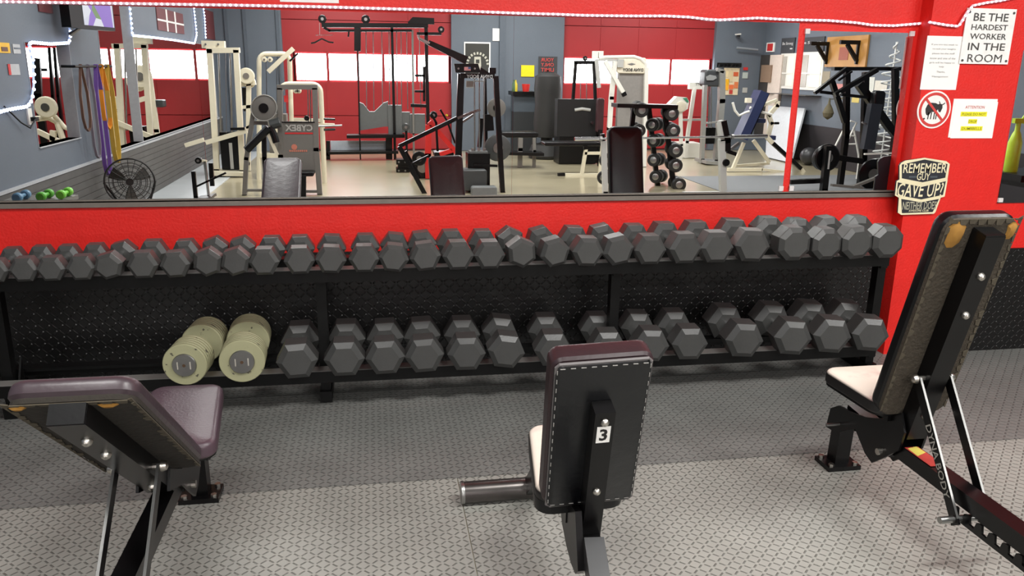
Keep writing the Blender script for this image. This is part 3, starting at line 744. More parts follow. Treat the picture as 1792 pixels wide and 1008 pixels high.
MB().box((BX-.25, 1.24, 0), (BX+.15, 1.30, .05)).build('rear_foot', BLKW, t)

t = bpy.data.objects['adjustable_bench']
dl = MB().box((1.745, 2.10, .2725), (1.795, 2.235, .2735)).build('red_decal', M('red_decal_film', (158, 52, 46), .5, var=.3), t)
MB().prism([(1.748, 2.17, .2737), (1.792, 2.19, .2737), (1.79, 2.235, .2737), (1.75, 2.225, .2737)], (0, 0, .0006)).build('yellow_patch', M('yellow_decal_film', (186, 170, 80), .5), dl)

# ================================================================ THE ROOM BEHIND THE CAMERA (seen in the mirrors)
def Kc(ox, oy, sc): return lambda x, y: (ox+x/sc, oy+y/sc)
C1, C2, C3 = Kc(0, 0, 2.8), Kc(400, 0, 2.8), Kc(880, 0, 2.8)
G1, G2, G3, G4, G5, G6, G7, G8 = Kc(400, 150, 5.04), Kc(680, 20, 6.3), Kc(680, 170, 5.6), Kc(540, 20, 5.6), Kc(900, 80, 3.805), Kc(1080, 80, 3.805), Kc(1220, 60, 3.6), Kc(1370, 50, 3.417)
SC = {C1: 2.8, C2: 2.8, C3: 2.8, G1: 5.04, G2: 6.3, G3: 5.6, G4: 5.6, G5: 3.805, G6: 3.805, G7: 3.6, G8: 3.417}
YD = V((0, -1, 0))                  # deeper into the mirrored room
class Mach:
    def __init__(s, name, label, cat, yv, k, x, y, group=None, z=0.):
        s.yv = yv; p = A(*k(x, y), yv); s.k = k
        s.t = thing(name, label, cat, (p.x, p.y, z), group)
    def P(s, x, y, dy=0., k=None, z=None):
        p = A(*(k or s.k)(x, y), s.yv+dy)
        if z is not None: p.z = z
        return p
    def m(s, px, dy=0.): return px/SC[s.k]/ppm(*s.k(0, 0), s.yv+dy)
    def bar(s, name, mat, pts, w, dy=0., d=.06, floor=False, par=None, w1=None, twin=0.):
        ps = [s.P(x, y, dy) for x, y in pts]
        if floor: ps.append(V((ps[-1].x, ps[-1].y, 0.002)))
        wm = s.m(w, dy); mb = MB()
        for off in ((0, twin) if twin else (0,)):
            for i, (a, b) in enumerate(zip(ps, ps[1:])):
                e = (b-a).normalized()*(wm*.35)
                mb.beam(a+YD*off-(e if i > 0 else e*0), b+YD*off+(e if i < len(ps)-2 else e*0), wm, d, up=(0, 1, 0), w1=s.m(w1) if w1 else None)
        return mb.build(name, mat, par or s.t)
    def tube(s, name, mat, pts, w, dy=0., floor=False, par=None, dys=None, closed=False):
        ps = [s.P(x, y, dy if dys is None else dys[i]) for i, (x, y) in enumerate(pts)]
        if floor: ps.append(V((ps[-1].x, ps[-1].y, 0.002)))
        return MB().tube(ps, s.m(w, dy)/2, 10, closed).build(name, mat, par or s.t)
    def disc(s, name, mat, x, y, r, dy=0., th=.03, hub=None, par=None, ax=(0, 1, 0)):
        c = s.P(x, y, dy); r = s.m(r, dy)
        a = V(ax).normalized()
        o = MB().lathe(c-a*th/2, a, [(r*.9, 0), (r, th*.2), (r, th*.8), (r*.9, th)], 28).build(name, mat, par or s.t)
        if hub: MB().cyl(c-a*(th*.5+.012), c+a*(th*.5+.012), r*.38, 16).build('hub', hub, o)
        return o
    def slab(s, name, mat, x0, y0, x1, y1, dy=0., d=.1, floor=False, par=None, rnd=0.):
        a, b = s.P(x0, (y0+y1)/2, dy), s.P(x1, (y0+y1)/2, dy); zt = s.P((x0+x1)/2, y0, dy).z; zb = s.P((x0+x1)/2, y1, dy).z
        if floor: zb = .002
        if rnd:
            h = zt-zb; w_ = b.x-a.x
            return MB().pad(V(((a.x+b.x)/2, a.y-d, zb)), V((1, 0, 0)), V((0, 0, 1)), V((0, 1, 0)), w_, h, d, rc=rnd, re=min(d*.3, rnd*.6), crown=0).build(name, mat, par or s.t)
        return MB().box((a.x, a.y-d, zb), (b.x, a.y, zt)).build(name, mat, par or s.t)
    def poly(s, name, mat, pts, dy=0., d=.04, par=None):
        return MB().prism([s.P(x, y, dy) for x, y in pts], YD*d).build(name, mat, par or s.t)
    def text(s, body, x0, y0, x1, y1, mat, dy=0., par=None, flip=False, **kw):
        a, b = s.P(x0, (y0+y1)/2, dy), s.P(x1, (y0+y1)/2, dy); h = abs(s.P(x0, y0, dy).z-s.P(x0, y1, dy).z)
        # seen from the mirror side: faces the mirror wall, reads from the far side
        U_ = V((-1, 0, 0)) if not flip else V((1, 0, 0))
        return text(body, ((a.x+b.x)/2, a.y+.004, (a.z+b.z)/2), U_, EZ, b.x-a.x, h, mat, par or s.t, off=0, **kw)

# ---- black multi-station cable gym in front of the first garage door
m = Mach('cable_gym', 'tall black multi-station cable gym before the left garage door', 'gym machine', 13.6, G4, 700, 900)
m.bar('top_beam', BLK, [(130, 135), (1170, 140)], 42, d=.1)
m.bar('lower_beam', BLK, [(150, 160), (205, 188), (1010, 188)], 24, d=.06)
m.bar('side_arm', BLK, [(1060, 218), (1300, 220)], 28)
m.bar('column', BLK, [(480, 160), (480, 390)], 64, d=.12)
m.bar('column', BLK, [(482, 380), (500, 1200)], 14, floor=True, d=.05)
m.bar('column', BLK, [(815, 130), (842, 1200)], 26, floor=True)
m.bar('column', BLK, [(1150, 150), (1172, 1200)], 34, floor=True)
m.bar('column', MGREY, [(1018, 180), (1028, 1200)], 20, floor=True, d=.04)
for x, x2 in ((562, 570), (632, 640), (717, 725), (788, 796), (862, 870), (905, 912), (960, 972), (1084, 1100)):
    m.tube('guide_rod', STEEL, [(x, 175), (x2, 960)], 9, dy=.08)
for x, y, r in ((135, 75, 40), (560, 78, 42), (1298, 178, 33)): m.disc('pulley', BLKW, x, y, r, dy=-.02, hub=STEEL)
for x, r in ((135, 40), (560, 42)): m.bar('pulley_bracket', BLK, [(x, 78), (x+8, 135)], 30, dy=.04, d=.02)
m.poly('beam_plate', BLK, [(970, 105), (1020, 55), (1230, 65), (1232, 128), (980, 120)], d=.02, dy=-.06)
m.bar('prong', BLK, [(395, 195), (390, 250)], 16, d=.03)
m.bar('cable', STEEL, [(108, 112), (110, 225)], 5, d=.006)
m.bar('crossbar', CHROME, [(70, 232), (238, 232)], 8, d=.015)
h = m.tube('pull_handle', BLK, [(25, 312), (60, 306), (130, 268), (200, 300), (245, 306)], 16)
m.bar('side_upright', BLK, [(1130, 540), (1132, 880)], 24)
for y in (628, 782): m.bar('rung', BLK, [(1040, y), (1140, y+2)], 22)
m.bar('seat_bar', BLK, [(1000, 920), (1150, 926)], 32)
m.k = C2
ST = M('grey_weight_plate', (92, 94, 94), .5)
m.poly('weight_stack', ST, [(636, 500), (660, 510), (690, 548), (715, 548), (760, 505), (782, 498), (782, 620), (765, 620), (640, 640)], dy=.02, d=.22)
m.slab('weight_stack', ST, 782, 516, 850, 660, dy=.0, d=.2); m.slab('weight_stack', ST, 850, 550, 890, 650, dy=.03, d=.2); m.slab('weight_stack', ST, 890, 560, 964, 655, dy=.01, d=.2)
m.bar('base_beam', BLK, [(580, 667), (862, 664)], 16, d=.3)
m.bar('base_beam', BLK, [(490, 746), (830, 742)], 14, d=.3)
m.bar('base_post', BLK, [(488, 690), (488, 755)], 20, floor=True); m.bar('base_post', BLK, [(786, 660), (786, 745)], 34, floor=True)
m.slab('base_panel', M('pale_base_panel', (176, 182, 190), .5), 500, 690, 780, 735, dy=.12, d=.03)
m.disc('roller_pad', GREYV, 868, 622, 20, dy=-.3, th=.12, hub=STEEL)
m.bar('roller_post', BLK, [(870, 640), (872, 700)], 12, dy=-.3, d=.04, floor=True)
fb = Mach('step_block', 'small black bolted step block on the tan floor before the cable gym', 'block', 11.9, C2, 855, 845)
fb.slab('upper_step', BLKW, 822, 782, 890, 806, d=.2); fb.slab('lower_step', BLKW, 822, 826, 890, 846, d=.25, floor=True); fb.slab('core', BLK, 830, 804, 884, 828, dy=.03, d=.18)
for x in (834, 866):
    for y in (794, 836): fb.disc('bolt', STEEL, x, y, 5, dy=-.01, th=.015)

# ---- black lever machine beside the red one
m = Mach('lever_machine', 'black plate-name lever machine with a slanted arm in the middle of the mirror', 'gym machine', 9.9, C2, 1240, 960)
m.bar('right_leg', BLKW, [(1308, 372), (1342, 960)], 26, floor=True, d=.07)
m.bar('left_leg', BLKW, [(1138, 362), (1124, 800)], 34, floor=True, d=.07, dy=.05)
m.bar('rear_leg', BLKW, [(1255, 380), (1268, 980)], 14, dy=.5, floor=True)
m.slab('head_box', BLK, 1136, 360, 1304, 384, d=.12)
m.text('DYNA BODY', 1166, 366, 1292, 384, M('silver_letters', (190, 190, 190), .4), dy=-.012)
m.poly('flag_plate', BLK, [(1104, 312), (1222, 312), (1236, 356), (1112, 356)], dy=-.05, d=.02)
fl = m.slab('flag_decal', M('flag_decal_white', (210, 205, 205), .5), 1154, 328, 1186, 346, dy=-.06, d=.004)
for q in range(3): m.slab('flag_stripe', M('flag_red', (180, 60, 60), .5), 1154, 329+q*6, 1186, 332+q*6, dy=-.064, d=.002, par=fl)
m.slab('flag_canton', M('flag_blue', (60, 70, 110), .5), 1174, 328, 1186, 338, dy=-.067, d=.002, par=fl)
for x in (1126, 1206): m.disc('bolt', STEEL, x, 336, 5, dy=-.06, th=.015)
m.poly('head_wedge', BLKW, [(1236, 330), (1300, 372), (1225, 372)], dy=.02, d=.05)
m.slab('stop_block', BLKW, 1278, 332, 1310, 362, d=.08)
m.bar('lever_arm', BLKW, [(978, 208), (1165, 296)], 24, d=.07, w1=40, dy=-.06)
m.bar('fork', STEEL, [(930, 185), (985, 212)], 9, dy=-.09, d=.03)
m.bar('fork', STEEL, [(928, 174), (935, 192), (990, 222)], 9, dy=-.02, d=.03)
m.bar('lower_arm', BLKW, [(835, 716), (1120, 578)], 20, d=.06)
m.bar('handle', CHROME, [(1112, 582), (1232, 536)], 13, d=.035)
m.bar('handle', CHROME, [(1130, 608), (1200, 562)], 12, dy=.3, d=.03)
m.bar('slant_leg', BLKW, [(836, 716), (968, 962)], 24, d=.07)
m.bar('inner_slant', BLKW, [(866, 740), (940, 870)], 16, d=.05, dy=.2)
m.bar('link', BLKW, [(898, 802), (980, 762)], 10, d=.04)
for x, x2 in ((1204, 1206), (1228, 1228), (1252, 1250)): m.tube('guide_rod', STEEL, [(x, 385), (x2, 760)], 8, dy=.2)
m.slab('spec_plate', LGREY, 1164, 396, 1200, 430, dy=.18, d=.01); m.slab('spec_plate', LGREY, 1200, 396, 1250, 400, dy=.18, d=.01)
m.slab('weight_stack', BLKW, 1172, 752, 1280, 980, dy=.12, d=.25)
m.slab('stack_top', ST, 1182, 742, 1270, 754, dy=.12, d=.2)
for x in (1196, 1227, 1254): m.slab('stack_pin', STEEL, x-6, 726, x+6, 744, dy=.16, d=.04)
m.slab('seat_cushion', GREYV, 1138, 832, 1266, 936, d=.25, rnd=.03, dy=-.05)
m.slab('roller_cushion', M('pale_grey_vinyl', (108, 110, 110), .45), 1190, 914, 1316, 966, d=.12, rnd=.03, dy=-.2)
m.bar('floor_rail', BLKW, [(1130, 962), (1384, 960)], 12, d=.06)
m.bar('mid_brace', BLKW, [(1200, 808), (1316, 812)], 12, d=.05, dy=.1)
m.disc('cam_wheel', MGREY, 1312, 528, 50, dy=.35, th=.03, hub=BLK)
m.disc('weight_plate', M('dark_grey_plate', (70, 72, 72), .4), 1318, 724, 72, dy=.4, th=.04, hub=STEEL)
m.bar('plate_horn', BLKW, [(1240, 580), (1228, 720)], 20, dy=.35, d=.06)
m.bar('back_pad', VINYL, [(1270, 560), (1276, 640)], 50, dy=.4, d=.06)

m = Mach('plate_loaded_press', 'red and black plate-loaded press left of the black lever machine', 'gym machine', 11.2, G3, 480, 640)
RMET = M('red_powder_coat', (206, 40, 36), .4)
m.bar('slant_frame', RMET, [(398, 240), (680, 560)], 48, d=.08, floor=False)
m.bar('rear_frame', RMET, [(390, 270), (385, 570)], 60, d=.08, floor=True)
m.bar('lower_frame', RMET, [(500, 560), (620, 520)], 40, d=.08)
m.bar('floor_rail', RMET, [(420, 640), (720, 640)], 26, d=.08)
m.bar('leg', RMET, [(700, 545), (702, 640)], 34, d=.06, floor=True)
m.bar('lever', BLKW, [(505, 120), (575, 240), (650, 450)], 18, d=.04, dy=-.1); m.bar('lever', BLKW, [(415, 160), (465, 250), (480, 530)], 22, d=.04, dy=-.12)
m.disc('weight_plate', BLKW, 440, 175, 38, dy=-.05, th=.05, hub=STEEL)
m.disc('weight_plate', BLKW, 330, 690, 130, dy=.05, th=.05, hub=STEEL)
m.disc('weight_plate', BLKW, 300, 600, 72, dy=-.08, th=.04, hub=STEEL)
m.slab('seat_cushion', VINYL, 450, 540, 640, 590, d=.3, rnd=.02)
m.bar('yellow_knob', M('yellow_knob', (220, 190, 40), .4), [(560, 172), (580, 180)], 16, d=.03)

# ---- arm curl machine in grey
m = Mach('arm_curl_machine', 'grey selectorized arm curl machine left of centre with a big cam wheel', 'gym machine', 9.9, G1, 500, 990)
m.bar('left_leg', MGREY, [(230, 180), (160, 640), (142, 990)], 38, d=.07, floor=True)
m.bar('right_leg', MGREY, [(762, 20), (775, 560), (808, 990)], 46, d=.07, floor=True)
m.bar('top_bar', MGREY, [(430, 12), (786, 12)], 42, d=.07)
m.bar('inner_leg', MGREY, [(452, 20), (462, 620)], 44, d=.07, floor=True)
m.bar('cross_tube', MGREY, [(215, 325), (350, 330)], 34, d=.05)
m.bar('lower_rail', MGREY, [(150, 920), (300, 920)], 22, d=.05); m.bar('lower_rail', MGREY, [(680, 930), (800, 930)], 24, d=.05)
pn = m.slab('shroud_panel', MGREY, 476, 322, 756, 765, dy=-.03, d=.03)
m.slab('panel_edge', BLK, 470, 316, 760, 326, dy=-.04, d=.05, par=pn)
m.text('CYBEX', 500, 342, 742, 400, M('pale_panel_letters', (178, 176, 170), .5), dy=-.034, par=pn, bold=.03)
m.slab('red_line', REDINK, 498, 412, 744, 426, dy=-.034, d=.002, par=pn)
lg = m.disc('swirl_emblem', M('pale_red_emblem', (196, 120, 100), .5), 580, 540, 26, dy=-.034, th=.003, par=pn)
for q in range(9): m.slab('red_mark', M('pale_red_emblem', (196, 120, 100), .5), 537+q*18, 566, 550+q*18, 582, dy=-.034, d=.003, par=pn)
m.disc('cam_wheel', MGREY, 312, 196, 112, dy=-.08, th=.03, hub=BLK)
m.tube('cam_rim', M('pale_cam_rim', (150, 148, 142), .45), [(312+114*math.cos(q*math.pi/20), 196+114*math.sin(q*math.pi/20)) for q in range(40)], 10, dy=-.1, closed=True)
m.tube('arm_pad', VINYL, [(160, 565), (355, 372)], 74, dy=-.15); m.tube('arm_pad', VINYL, [(365, 360), (395, 420), (420, 500)], 66, dy=-.12)
m.tube('roller_pad', GREYV, [(370, 345), (455, 320)], 90, dy=-.1)
m.bar('pad_post', BLK, [(315, 440), (318, 640)], 38, d=.05, floor=True, dy=-.1); m.bar('lever_bar', CREAM, [(348, 420), (432, 610)], 28, d=.04, dy=-.12)
m.disc('selector_knob', BLKW, 690, 285, 24, dy=-.06, th=.06)
m.tube('peg', BLKW, [(840, 292), (940, 296)], 20, dy=.1); m.tube('peg', STEEL, [(790, 358), (1000, 350)], 16, dy=.1); m.tube('peg', BLKW, [(840, 388), (942, 384)], 22, dy=.1)
m.slab('seat_cushion', VINYL, 626, 762, 752, 800, dy=-.25, d=.3, rnd=.02); m.bar('seat_post', BLK, [(655, 790), (655, 990)], 60, d=.08, dy=-.3, floor=True)
m.tube('guide_rod', STEEL, [(700, 30), (705, 320)], 10, dy=.03); m.tube('guide_rod', STEEL, [(722, 30), (726, 320)], 10, dy=.03)

# ---- cream machines
m = Mach('pulldown_machine', 'cream round-framed pulldown machine behind the grey arm curl machine', 'gym machine', 11.3, C2, 300, 900)
def arch(x0, x1, xb0, xb1, yt, yb, r, n=5):
    a = [(xb0, yb)]
    a += [(x0+r-r*math.cos(math.pi/2*q/n), yt+r-r*math.sin(math.pi/2*q/n)) for q in range(n+1)]
    a += [(x1-r+r*math.sin(math.pi/2*q/n), yt+r-r*math.cos(math.pi/2*q/n)) for q in range(n+1)]
    return a+[(xb1, yb)]
m.tube('outer_frame', CREAM, arch(150, 300, 150, 316, 264, 880, 36), 24, floor=False)
m.tube('front_frame', CREAM, arch(252, 452, 262, 472, 412, 925, 42), 26, dy=-.4, floor=False)
m.bar('base_rail', CREAM, [(120, 900), (330, 905)], 20); m.bar('base_rail', CREAM, [(255, 930), (480, 935)], 18, dy=-.4)
m.bar('lever_arm', CREAM, [(195, 352), (318, 238)], 22, d=.05, dy=-.1); m.bar('lever_grip', BLKW, [(300, 300), (340, 262)], 9, d=.03, dy=-.1)
for x in (176, 204): m.disc('pulley', CREAM, x, 292, 13, dy=-.06, hub=STEEL)
for x in (330, 345): m.disc('pulley', CREAM, x, 445, 13, dy=-.1, hub=STEEL)
for x in (185, 235, 250): m.bar('cable', M('black_cable', (30, 30, 30), .5), [(x, 292), (x+4, 620)], 3, d=.006)
m.slab('weight_stack', MGREY, 200, 560, 290, 860, dy=.1, d=.25)
m.bar('cross_bar', CREAM, [(160, 640), (316, 640)], 16); m.bar('cross_bar', CREAM, [(150, 760), (316, 765)], 22)
m.bar('side_arm', CREAM, [(440, 610), (520, 612)], 14, dy=-.4); m.slab('red_tag', REDINK, 272, 468, 292, 500, dy=-.06, d=.01)
m.bar('front_brace', CREAM, [(320, 585), (452, 590)], 16, dy=-.4)

m = Mach('plate_tree_machine', 'cream plate-loaded machine with round cream plates left of the pulldown machine', 'gym machine', 12.2, C2, 95, 800)
for x, y, r in ((88, 372, 40), (100, 400, 32)): m.disc('weight_plate', CREAM, x, y, r, dy=-.08 if y < 390 else .05, th=.05, hub=STEEL)
m.bar('column', CREAM, [(100, 400), (96, 800)], 22, floor=True); m.bar('arm', CREAM, [(62, 415), (134, 405)], 20); m.bar('arm', CREAM, [(68, 525), (125, 520)], 16)
m.bar('slant_arm', CREAM, [(10, 665), (120, 610)], 12); m.slab('back_pad', BLK, 70, 430, 98, 545, d=.08)
m.bar('base_rail', CREAM, [(30, 850), (170, 855)], 16)

m = Mach('cable_column', 'cream cable column with a tall black weight stack beside the left wall', 'gym machine', 11.7, C1, 1110, 840)
m.bar('left_post', CREAM, [(1028, 240), (1064, 835)], 27, floor=True, d=.08); m.bar('right_post', CREAM, [(1158, 245), (1190, 840)], 27, floor=True, d=.08)
m.bar('top_rail', CREAM, [(1014, 248), (1176, 246)], 26, d=.08); m.slab('pulley_head', CREAM, 988, 200, 1100, 236, d=.12)
m.bar('bottom_rail', CREAM, [(1050, 842), (1205, 846)], 20, d=.4)
for x in (1008, 1070): m.disc('bolt', STEEL, x, 217, 5, dy=-.01, th=.015)
for x, x2 in ((1072, 1084), (1128, 1138)): m.tube('guide_rod', STEEL, [(x, 262), (x2, 650)], 9, dy=.04)
m.slab('weight_stack', BLKW, 1082, 648, 1170, 830, dy=.02, d=.2)
sk = m.slab('weight_scale', LGREY, 1126, 700, 1142, 828, dy=.01, d=.01)
m.bar('cable', STEEL, [(1106, 260), (1110, 650)], 3, d=.005)
m.bar('lever_arm', CREAM, [(1010, 698), (1210, 640)], 24, d=.05, dy=-.1); m.bar('lever_arm', CREAM, [(908, 712), (1000, 684)], 22, d=.05, dy=-.35)
m.bar('grip', BLK, [(1130, 632), (1200, 630)], 14, d=.03, dy=-.12)

m = Mach('dip_handle_station', 'low chrome stand with black upright handles near the left wall', 'gym machine', 9.3, C1, 1000, 960)
m.bar('left_handle', BLKW, [(948, 838), (962, 975)], 20, d=.04); m.bar('right_handle', BLKW, [(1034, 798), (1042, 910)], 22, d=.04, dy=.3)
m.bar('cross_bar', BLKW, [(965, 912), (1108, 846)], 10, d=.03); m.disc('roller', BLKW, 975, 785, 18, th=.08, hub=STEEL)
m.bar('chrome_post', CHROME, [(1004, 790), (1024, 960)], 12, d=.03, floor=True); m.bar('roller_arm', CREAM, [(980, 785), (1015, 790)], 12, d=.03)
m.bar('base', STEEL, [(970, 975), (1050, 960)], 14, d=.3, floor=False)
m.bar('foot', BLK, [(962, 960), (963, 975)], 18, d=.04, floor=True)

# ---- far wall things
def wallsheet(name, label, cat, k, x0, y0, x1, y1, mat, yv=14.985, th=.008, group=None):
    m = Mach(name, label, cat, yv, k, (x0+x1)/2, y1, group)
    o = m.t; o.location.z = m.P((x0+x1)/2, y1).z; ORG[o.name] = V(o.location)
    m.slab('sheet', mat, x0, y0, x1, y1, d=th)
    return m
m = wallsheet('banner', 'black bordered emblem banner on the grey wall between the garage doors', 'banner', G2, 832, 338, 1122, 700, PAPER)
m.slab('print', M('dark_banner', (52, 52, 48), .6), 846, 354, 1108, 700, dy=-.008, d=.004)
EMB = M('pale_emblem', (186, 184, 170), .6)
for q in range(11):
    a_ = math.pi*(.02+.96*q/10); cx_, cy_ = 980, 585
    m.bar('emblem_letter', EMB, [(cx_+100*math.cos(a_), cy_-110*math.sin(a_)), (cx_+126*math.cos(a_), cy_-138*math.sin(a_))], 20, dy=-.012, d=.004)
m.poly('emblem_figure', EMB, [(945, 500), (1015, 500), (1020, 600), (1000, 660), (960, 660), (942, 600)], dy=-.012, d=.004)
m.slab('emblem_mark', M('dark_banner', (52, 52, 48), .6), 962, 530, 1000, 570, dy=-.017, d=.004)
wallsheet('paper_notice', 'white paper notice high on the grey wall above the emblem banner', 'paper', G2, 1146, 188, 1248, 326, PAPER)
wallsheet('paper_notice', 'bright yellow paper sheet on the grey wall between the garage doors', 'paper', G5, 45, 130, 132, 206, M('yellow_paper', (240, 214, 20), .6))
m = wallsheet('poster', 'dark YOUR ONLY LIMIT poster with red letters left of the right garage door', 'poster', G5, 160, 72, 284, 230, M('dark_poster', (58, 58, 60), .6))
for s_, y0, y1 in (('YOUR', 82, 106), ('ONLY', 114, 138), ('LIMIT', 148, 172), ('IS YOU', 180, 204)): m.text(s_, 176, y0, 262, y1, M('poster_red', (196, 66, 60), .6), dy=-.02)
m = wallsheet('collage_board', 'cream notice board with orange and yellow photographs by the corner', 'notice board', G7, 162, 212, 260, 382, M('cream_board', (220, 204, 170), .7))
for q, (x0, y0, x1, y1, c_) in enumerate(((228, 238, 258, 264, (200, 90, 50)), (176, 282, 200, 318, (236, 176, 30)), (172, 318, 196, 352, (240, 170, 40)), (200, 318, 228, 345, (226, 110, 60)), (232, 300, 256, 340, (214, 120, 70)), (200, 350, 222, 376, (190, 60, 50)), (170, 232, 195, 270, (226, 206, 160)), (200, 232, 222, 300, (210, 190, 150)))):
    m.slab('photograph', M('photo_print_%d' % q, c_, .6), x0, y0, x1, y1, dy=-.01, d=.004)
m = wallsheet('coat_rack', 'black wall coat rack with hooks above the notice board', 'coat rack', G7, 125, 180, 278, 206, BLK)
for q in range(6): m.bar('hook', BLK, [(140+q*24, 190), (136+q*24, 204)], 6, dy=-.05, d=.06)
m = Mach('security_camera', 'small white dome security camera on the grey wall right of the garage door', 'camera', 14.9, G7, 256, 6, z=2.2); m.t.location.z = m.P(256, 6).z; ORG[m.t.name] = V(m.t.location)
m.bar('bracket', WHITE, [(256, -4), (256, 4)], 22, dy=-.02, d=.13); m.disc('dome', M('dark_dome', (60, 60, 62), .2), 258, 12, 10, th=.06)
m = Mach('wall_pipe', 'short grey pipe across the corner of the far wall', 'pipe', 14.9, G7, 310, 90, z=2.); m.t.location.z = m.P(310, 90).z; ORG[m.t.name] = V(m.t.location)
m.tube('pipe', M('pipe_grey', (140, 146, 152), .5), [(248, 84), (380, 98)], 13)
wallsheet('wall_plaque', 'hexagonal pale plaque on the grey wall beside the notice board', 'plaque', G7, 284, 240, 318, 278, M('pale_green_plaque', (176, 186, 180), .5))
wallsheet('paper_notice', 'small red paper above the hexagonal plaque', 'paper', G7, 290, 208, 318, 226, REDINK)
wallsheet('light_switch', 'pale switch plate below the hexagonal plaque', 'switch', G7, 284, 336, 314, 368, LGREY)

# ---- dark equipment between the doors
m = Mach('storage_counter', 'black-topped counter with grey front against the far wall', 'counter', 14.3, G5, 70, 560)
m.slab('counter_top', BLK, -10, 306, 152, 332, d=.5); m.slab('front_panel', M('slate_panel', (64, 72, 80), .6), -5, 332, 148, 440, dy=.05, d=.3); m.slab('lower_panel', M('dark_slate_panel', (34, 36, 38), .6), -5, 440, 148, 700, dy=.04, d=.3, floor=True)
for x, c_ in ((-4, (60, 90, 60)), (8, (190, 170, 40))):
    q = Mach('bottle', 'small %s bottle standing on the black-topped counter' % ('green' if x < 0 else 'yellow'), 'bottle', 14.4, G5, x, 305, 'bottles on the counter'); z0 = q.P(x, 306).z; q.t.location.z = z0; ORG[q.t.name] = V(q.t.location)
    p = q.P(x, 306); MB().lathe((p.x, p.y, z0), EZ, [(.035, 0), (.035, .12), (.015, .17), (.015, .2)], 12).build('body', M('bottle_%d' % c_[0], c_, .4), q.t)
q = Mach('cup', 'red cup standing on the black-topped counter', 'cup', 14.4, G5, 76, 306); z0 = q.P(76, 306).z; q.t.location.z = z0; ORG[q.t.name] = V(q.t.location); p = q.P(76, 306)
MB().lathe((p.x, p.y, z0), EZ, [(.055, 0), (.075, .13), (.065, .13), (.05, .02)], 16).build('body', M('red_plastic', (206, 50, 46), .4), q.t)
m = Mach('heavy_bag_dummy', 'dark freestanding punching bag beside the black pulldown tower', 'punching bag', 13.75, G5, 218, 620)
p = m.P(222, 300, z=0.)
MB().lathe(p, EZ, [(.30, 0.003), (.32, .05), (.26, .22), (.1, .26), (.1, .34), (.22, .36), (.235, .6), (.21, .9), (.235, 1.15), (.22, 1.36), (.12, 1.42)], 22).build('bag', M('charcoal_bag', (36, 35, 34), .6, var=.3, vs=5), m.t)
m = Mach('pulldown_tower', 'black pulldown tower with a wide black shroud in front of the right garage door', 'gym machine', 12.9, G5, 450, 620)
m.bar('left_post', BLK, [(408, 110), (385, 420)], 18, floor=True); m.bar('right_post', BLK, [(528, 110), (548, 600)], 18, floor=True); m.bar('top_bar', BLK, [(398, 112), (535, 112)], 22)
for x in (440, 480): m.tube('guide_rod', STEEL, [(x, 120), (x, 360)], 6)
m.disc('pulley', BLKW, 470, 85, 16, hub=STEEL)
pn = m.slab('shroud', M('black_shroud', (14, 14, 16), .5), 285, 356, 548, 606, dy=-.1, d=.2)
m.tube('maker_strip', LGREY, [(400, 428), (450, 420), (505, 428)], 22, dy=-.1, par=pn)
m.slab('base', BLK, 300, 604, 545, 640, dy=-.1, d=.4, floor=True)
m.slab('seat_back', M('dark_red_vinyl', (60, 34, 38), .4), 548, 350, 596, 575, dy=-.4, d=.08, rnd=.03); m.bar('seat_post', BLK, [(572, 560), (572, 640)], 26, dy=-.42, floor=True)
m.disc('chrome_knob', CHROME, 516, 512, 12, dy=-.14, th=.04)
m = Mach('flat_bench', 'dark flat bench by the counter with a grey steel leg', 'weight bench', 12.4, G5, 80, 720)
m.slab('pad', VINYL, -90, 575, 160, 612, d=.35, rnd=.03); m.bar('leg', MGREY, [(40, 612), (38, 690)], 30, floor=True); m.bar('base_rail', BLK, [(-60, 712), (185, 718)], 20, d=.3); m.bar('leg', MGREY, [(130, 612), (132, 700)], 20, floor=True)

# ---- white lat machine with the maker's name
m = Mach('lat_machine', 'white selectorized lat machine with a curved top and grey shroud', 'gym machine', 12.4, C3, 620, 830)
m.tube('top_tube', WHITE, [(470, 286), (500, 280), (640, 278), (672, 288), (698, 312), (700, 360)], 18)
m.bar('left_post', WHITE, [(548, 300), (530, 480), (508, 830)], 22, floor=True); m.bar('right_post', WHITE, [(702, 330), (690, 820)], 20, floor=True)
m.slab('shroud', M('shroud_grey', (136, 132, 128), .5), 560, 358, 690, 800, dy=.03, d=.1)
hd = m.slab('header', M('cream_header', (228, 220, 200), .5), 560, 282, 702, 360, dy=-.01, d=.05, rnd=.04)
m.text('DYNA BODY', 586, 334, 686, 350, INK, dy=-.016, par=hd, bold=.03); m.poly('emblem', M('grey_emblem', (110, 110, 110), .5), [(610, 314), (630, 309), (650, 314), (630, 320)], dy=-.016, d=.003, par=hd)
m.bar('lever_arm', WHITE, [(500, 300), (588, 452)], 20, d=.05, dy=-.15); m.bar('lever_arm', LGREY, [(458, 290), (470, 430)], 17, d=.05, dy=-.1)
for x in (455, 481): m.slab('cap', WHITE, x-11, 250, x+11, 286, d=.1)
m.bar('grip', BLK, [(588, 452), (596, 470)], 22, d=.06, dy=-.15)
m.bar('cross_bar', LGREY, [(470, 292), (590, 298)], 14, d=.04); m.slab('pivot_block', LGREY, 562, 290, 590, 330, dy=-.05, d=.06)
m.bar('base', WHITE, [(505, 838), (700, 832)], 18, d=.6)

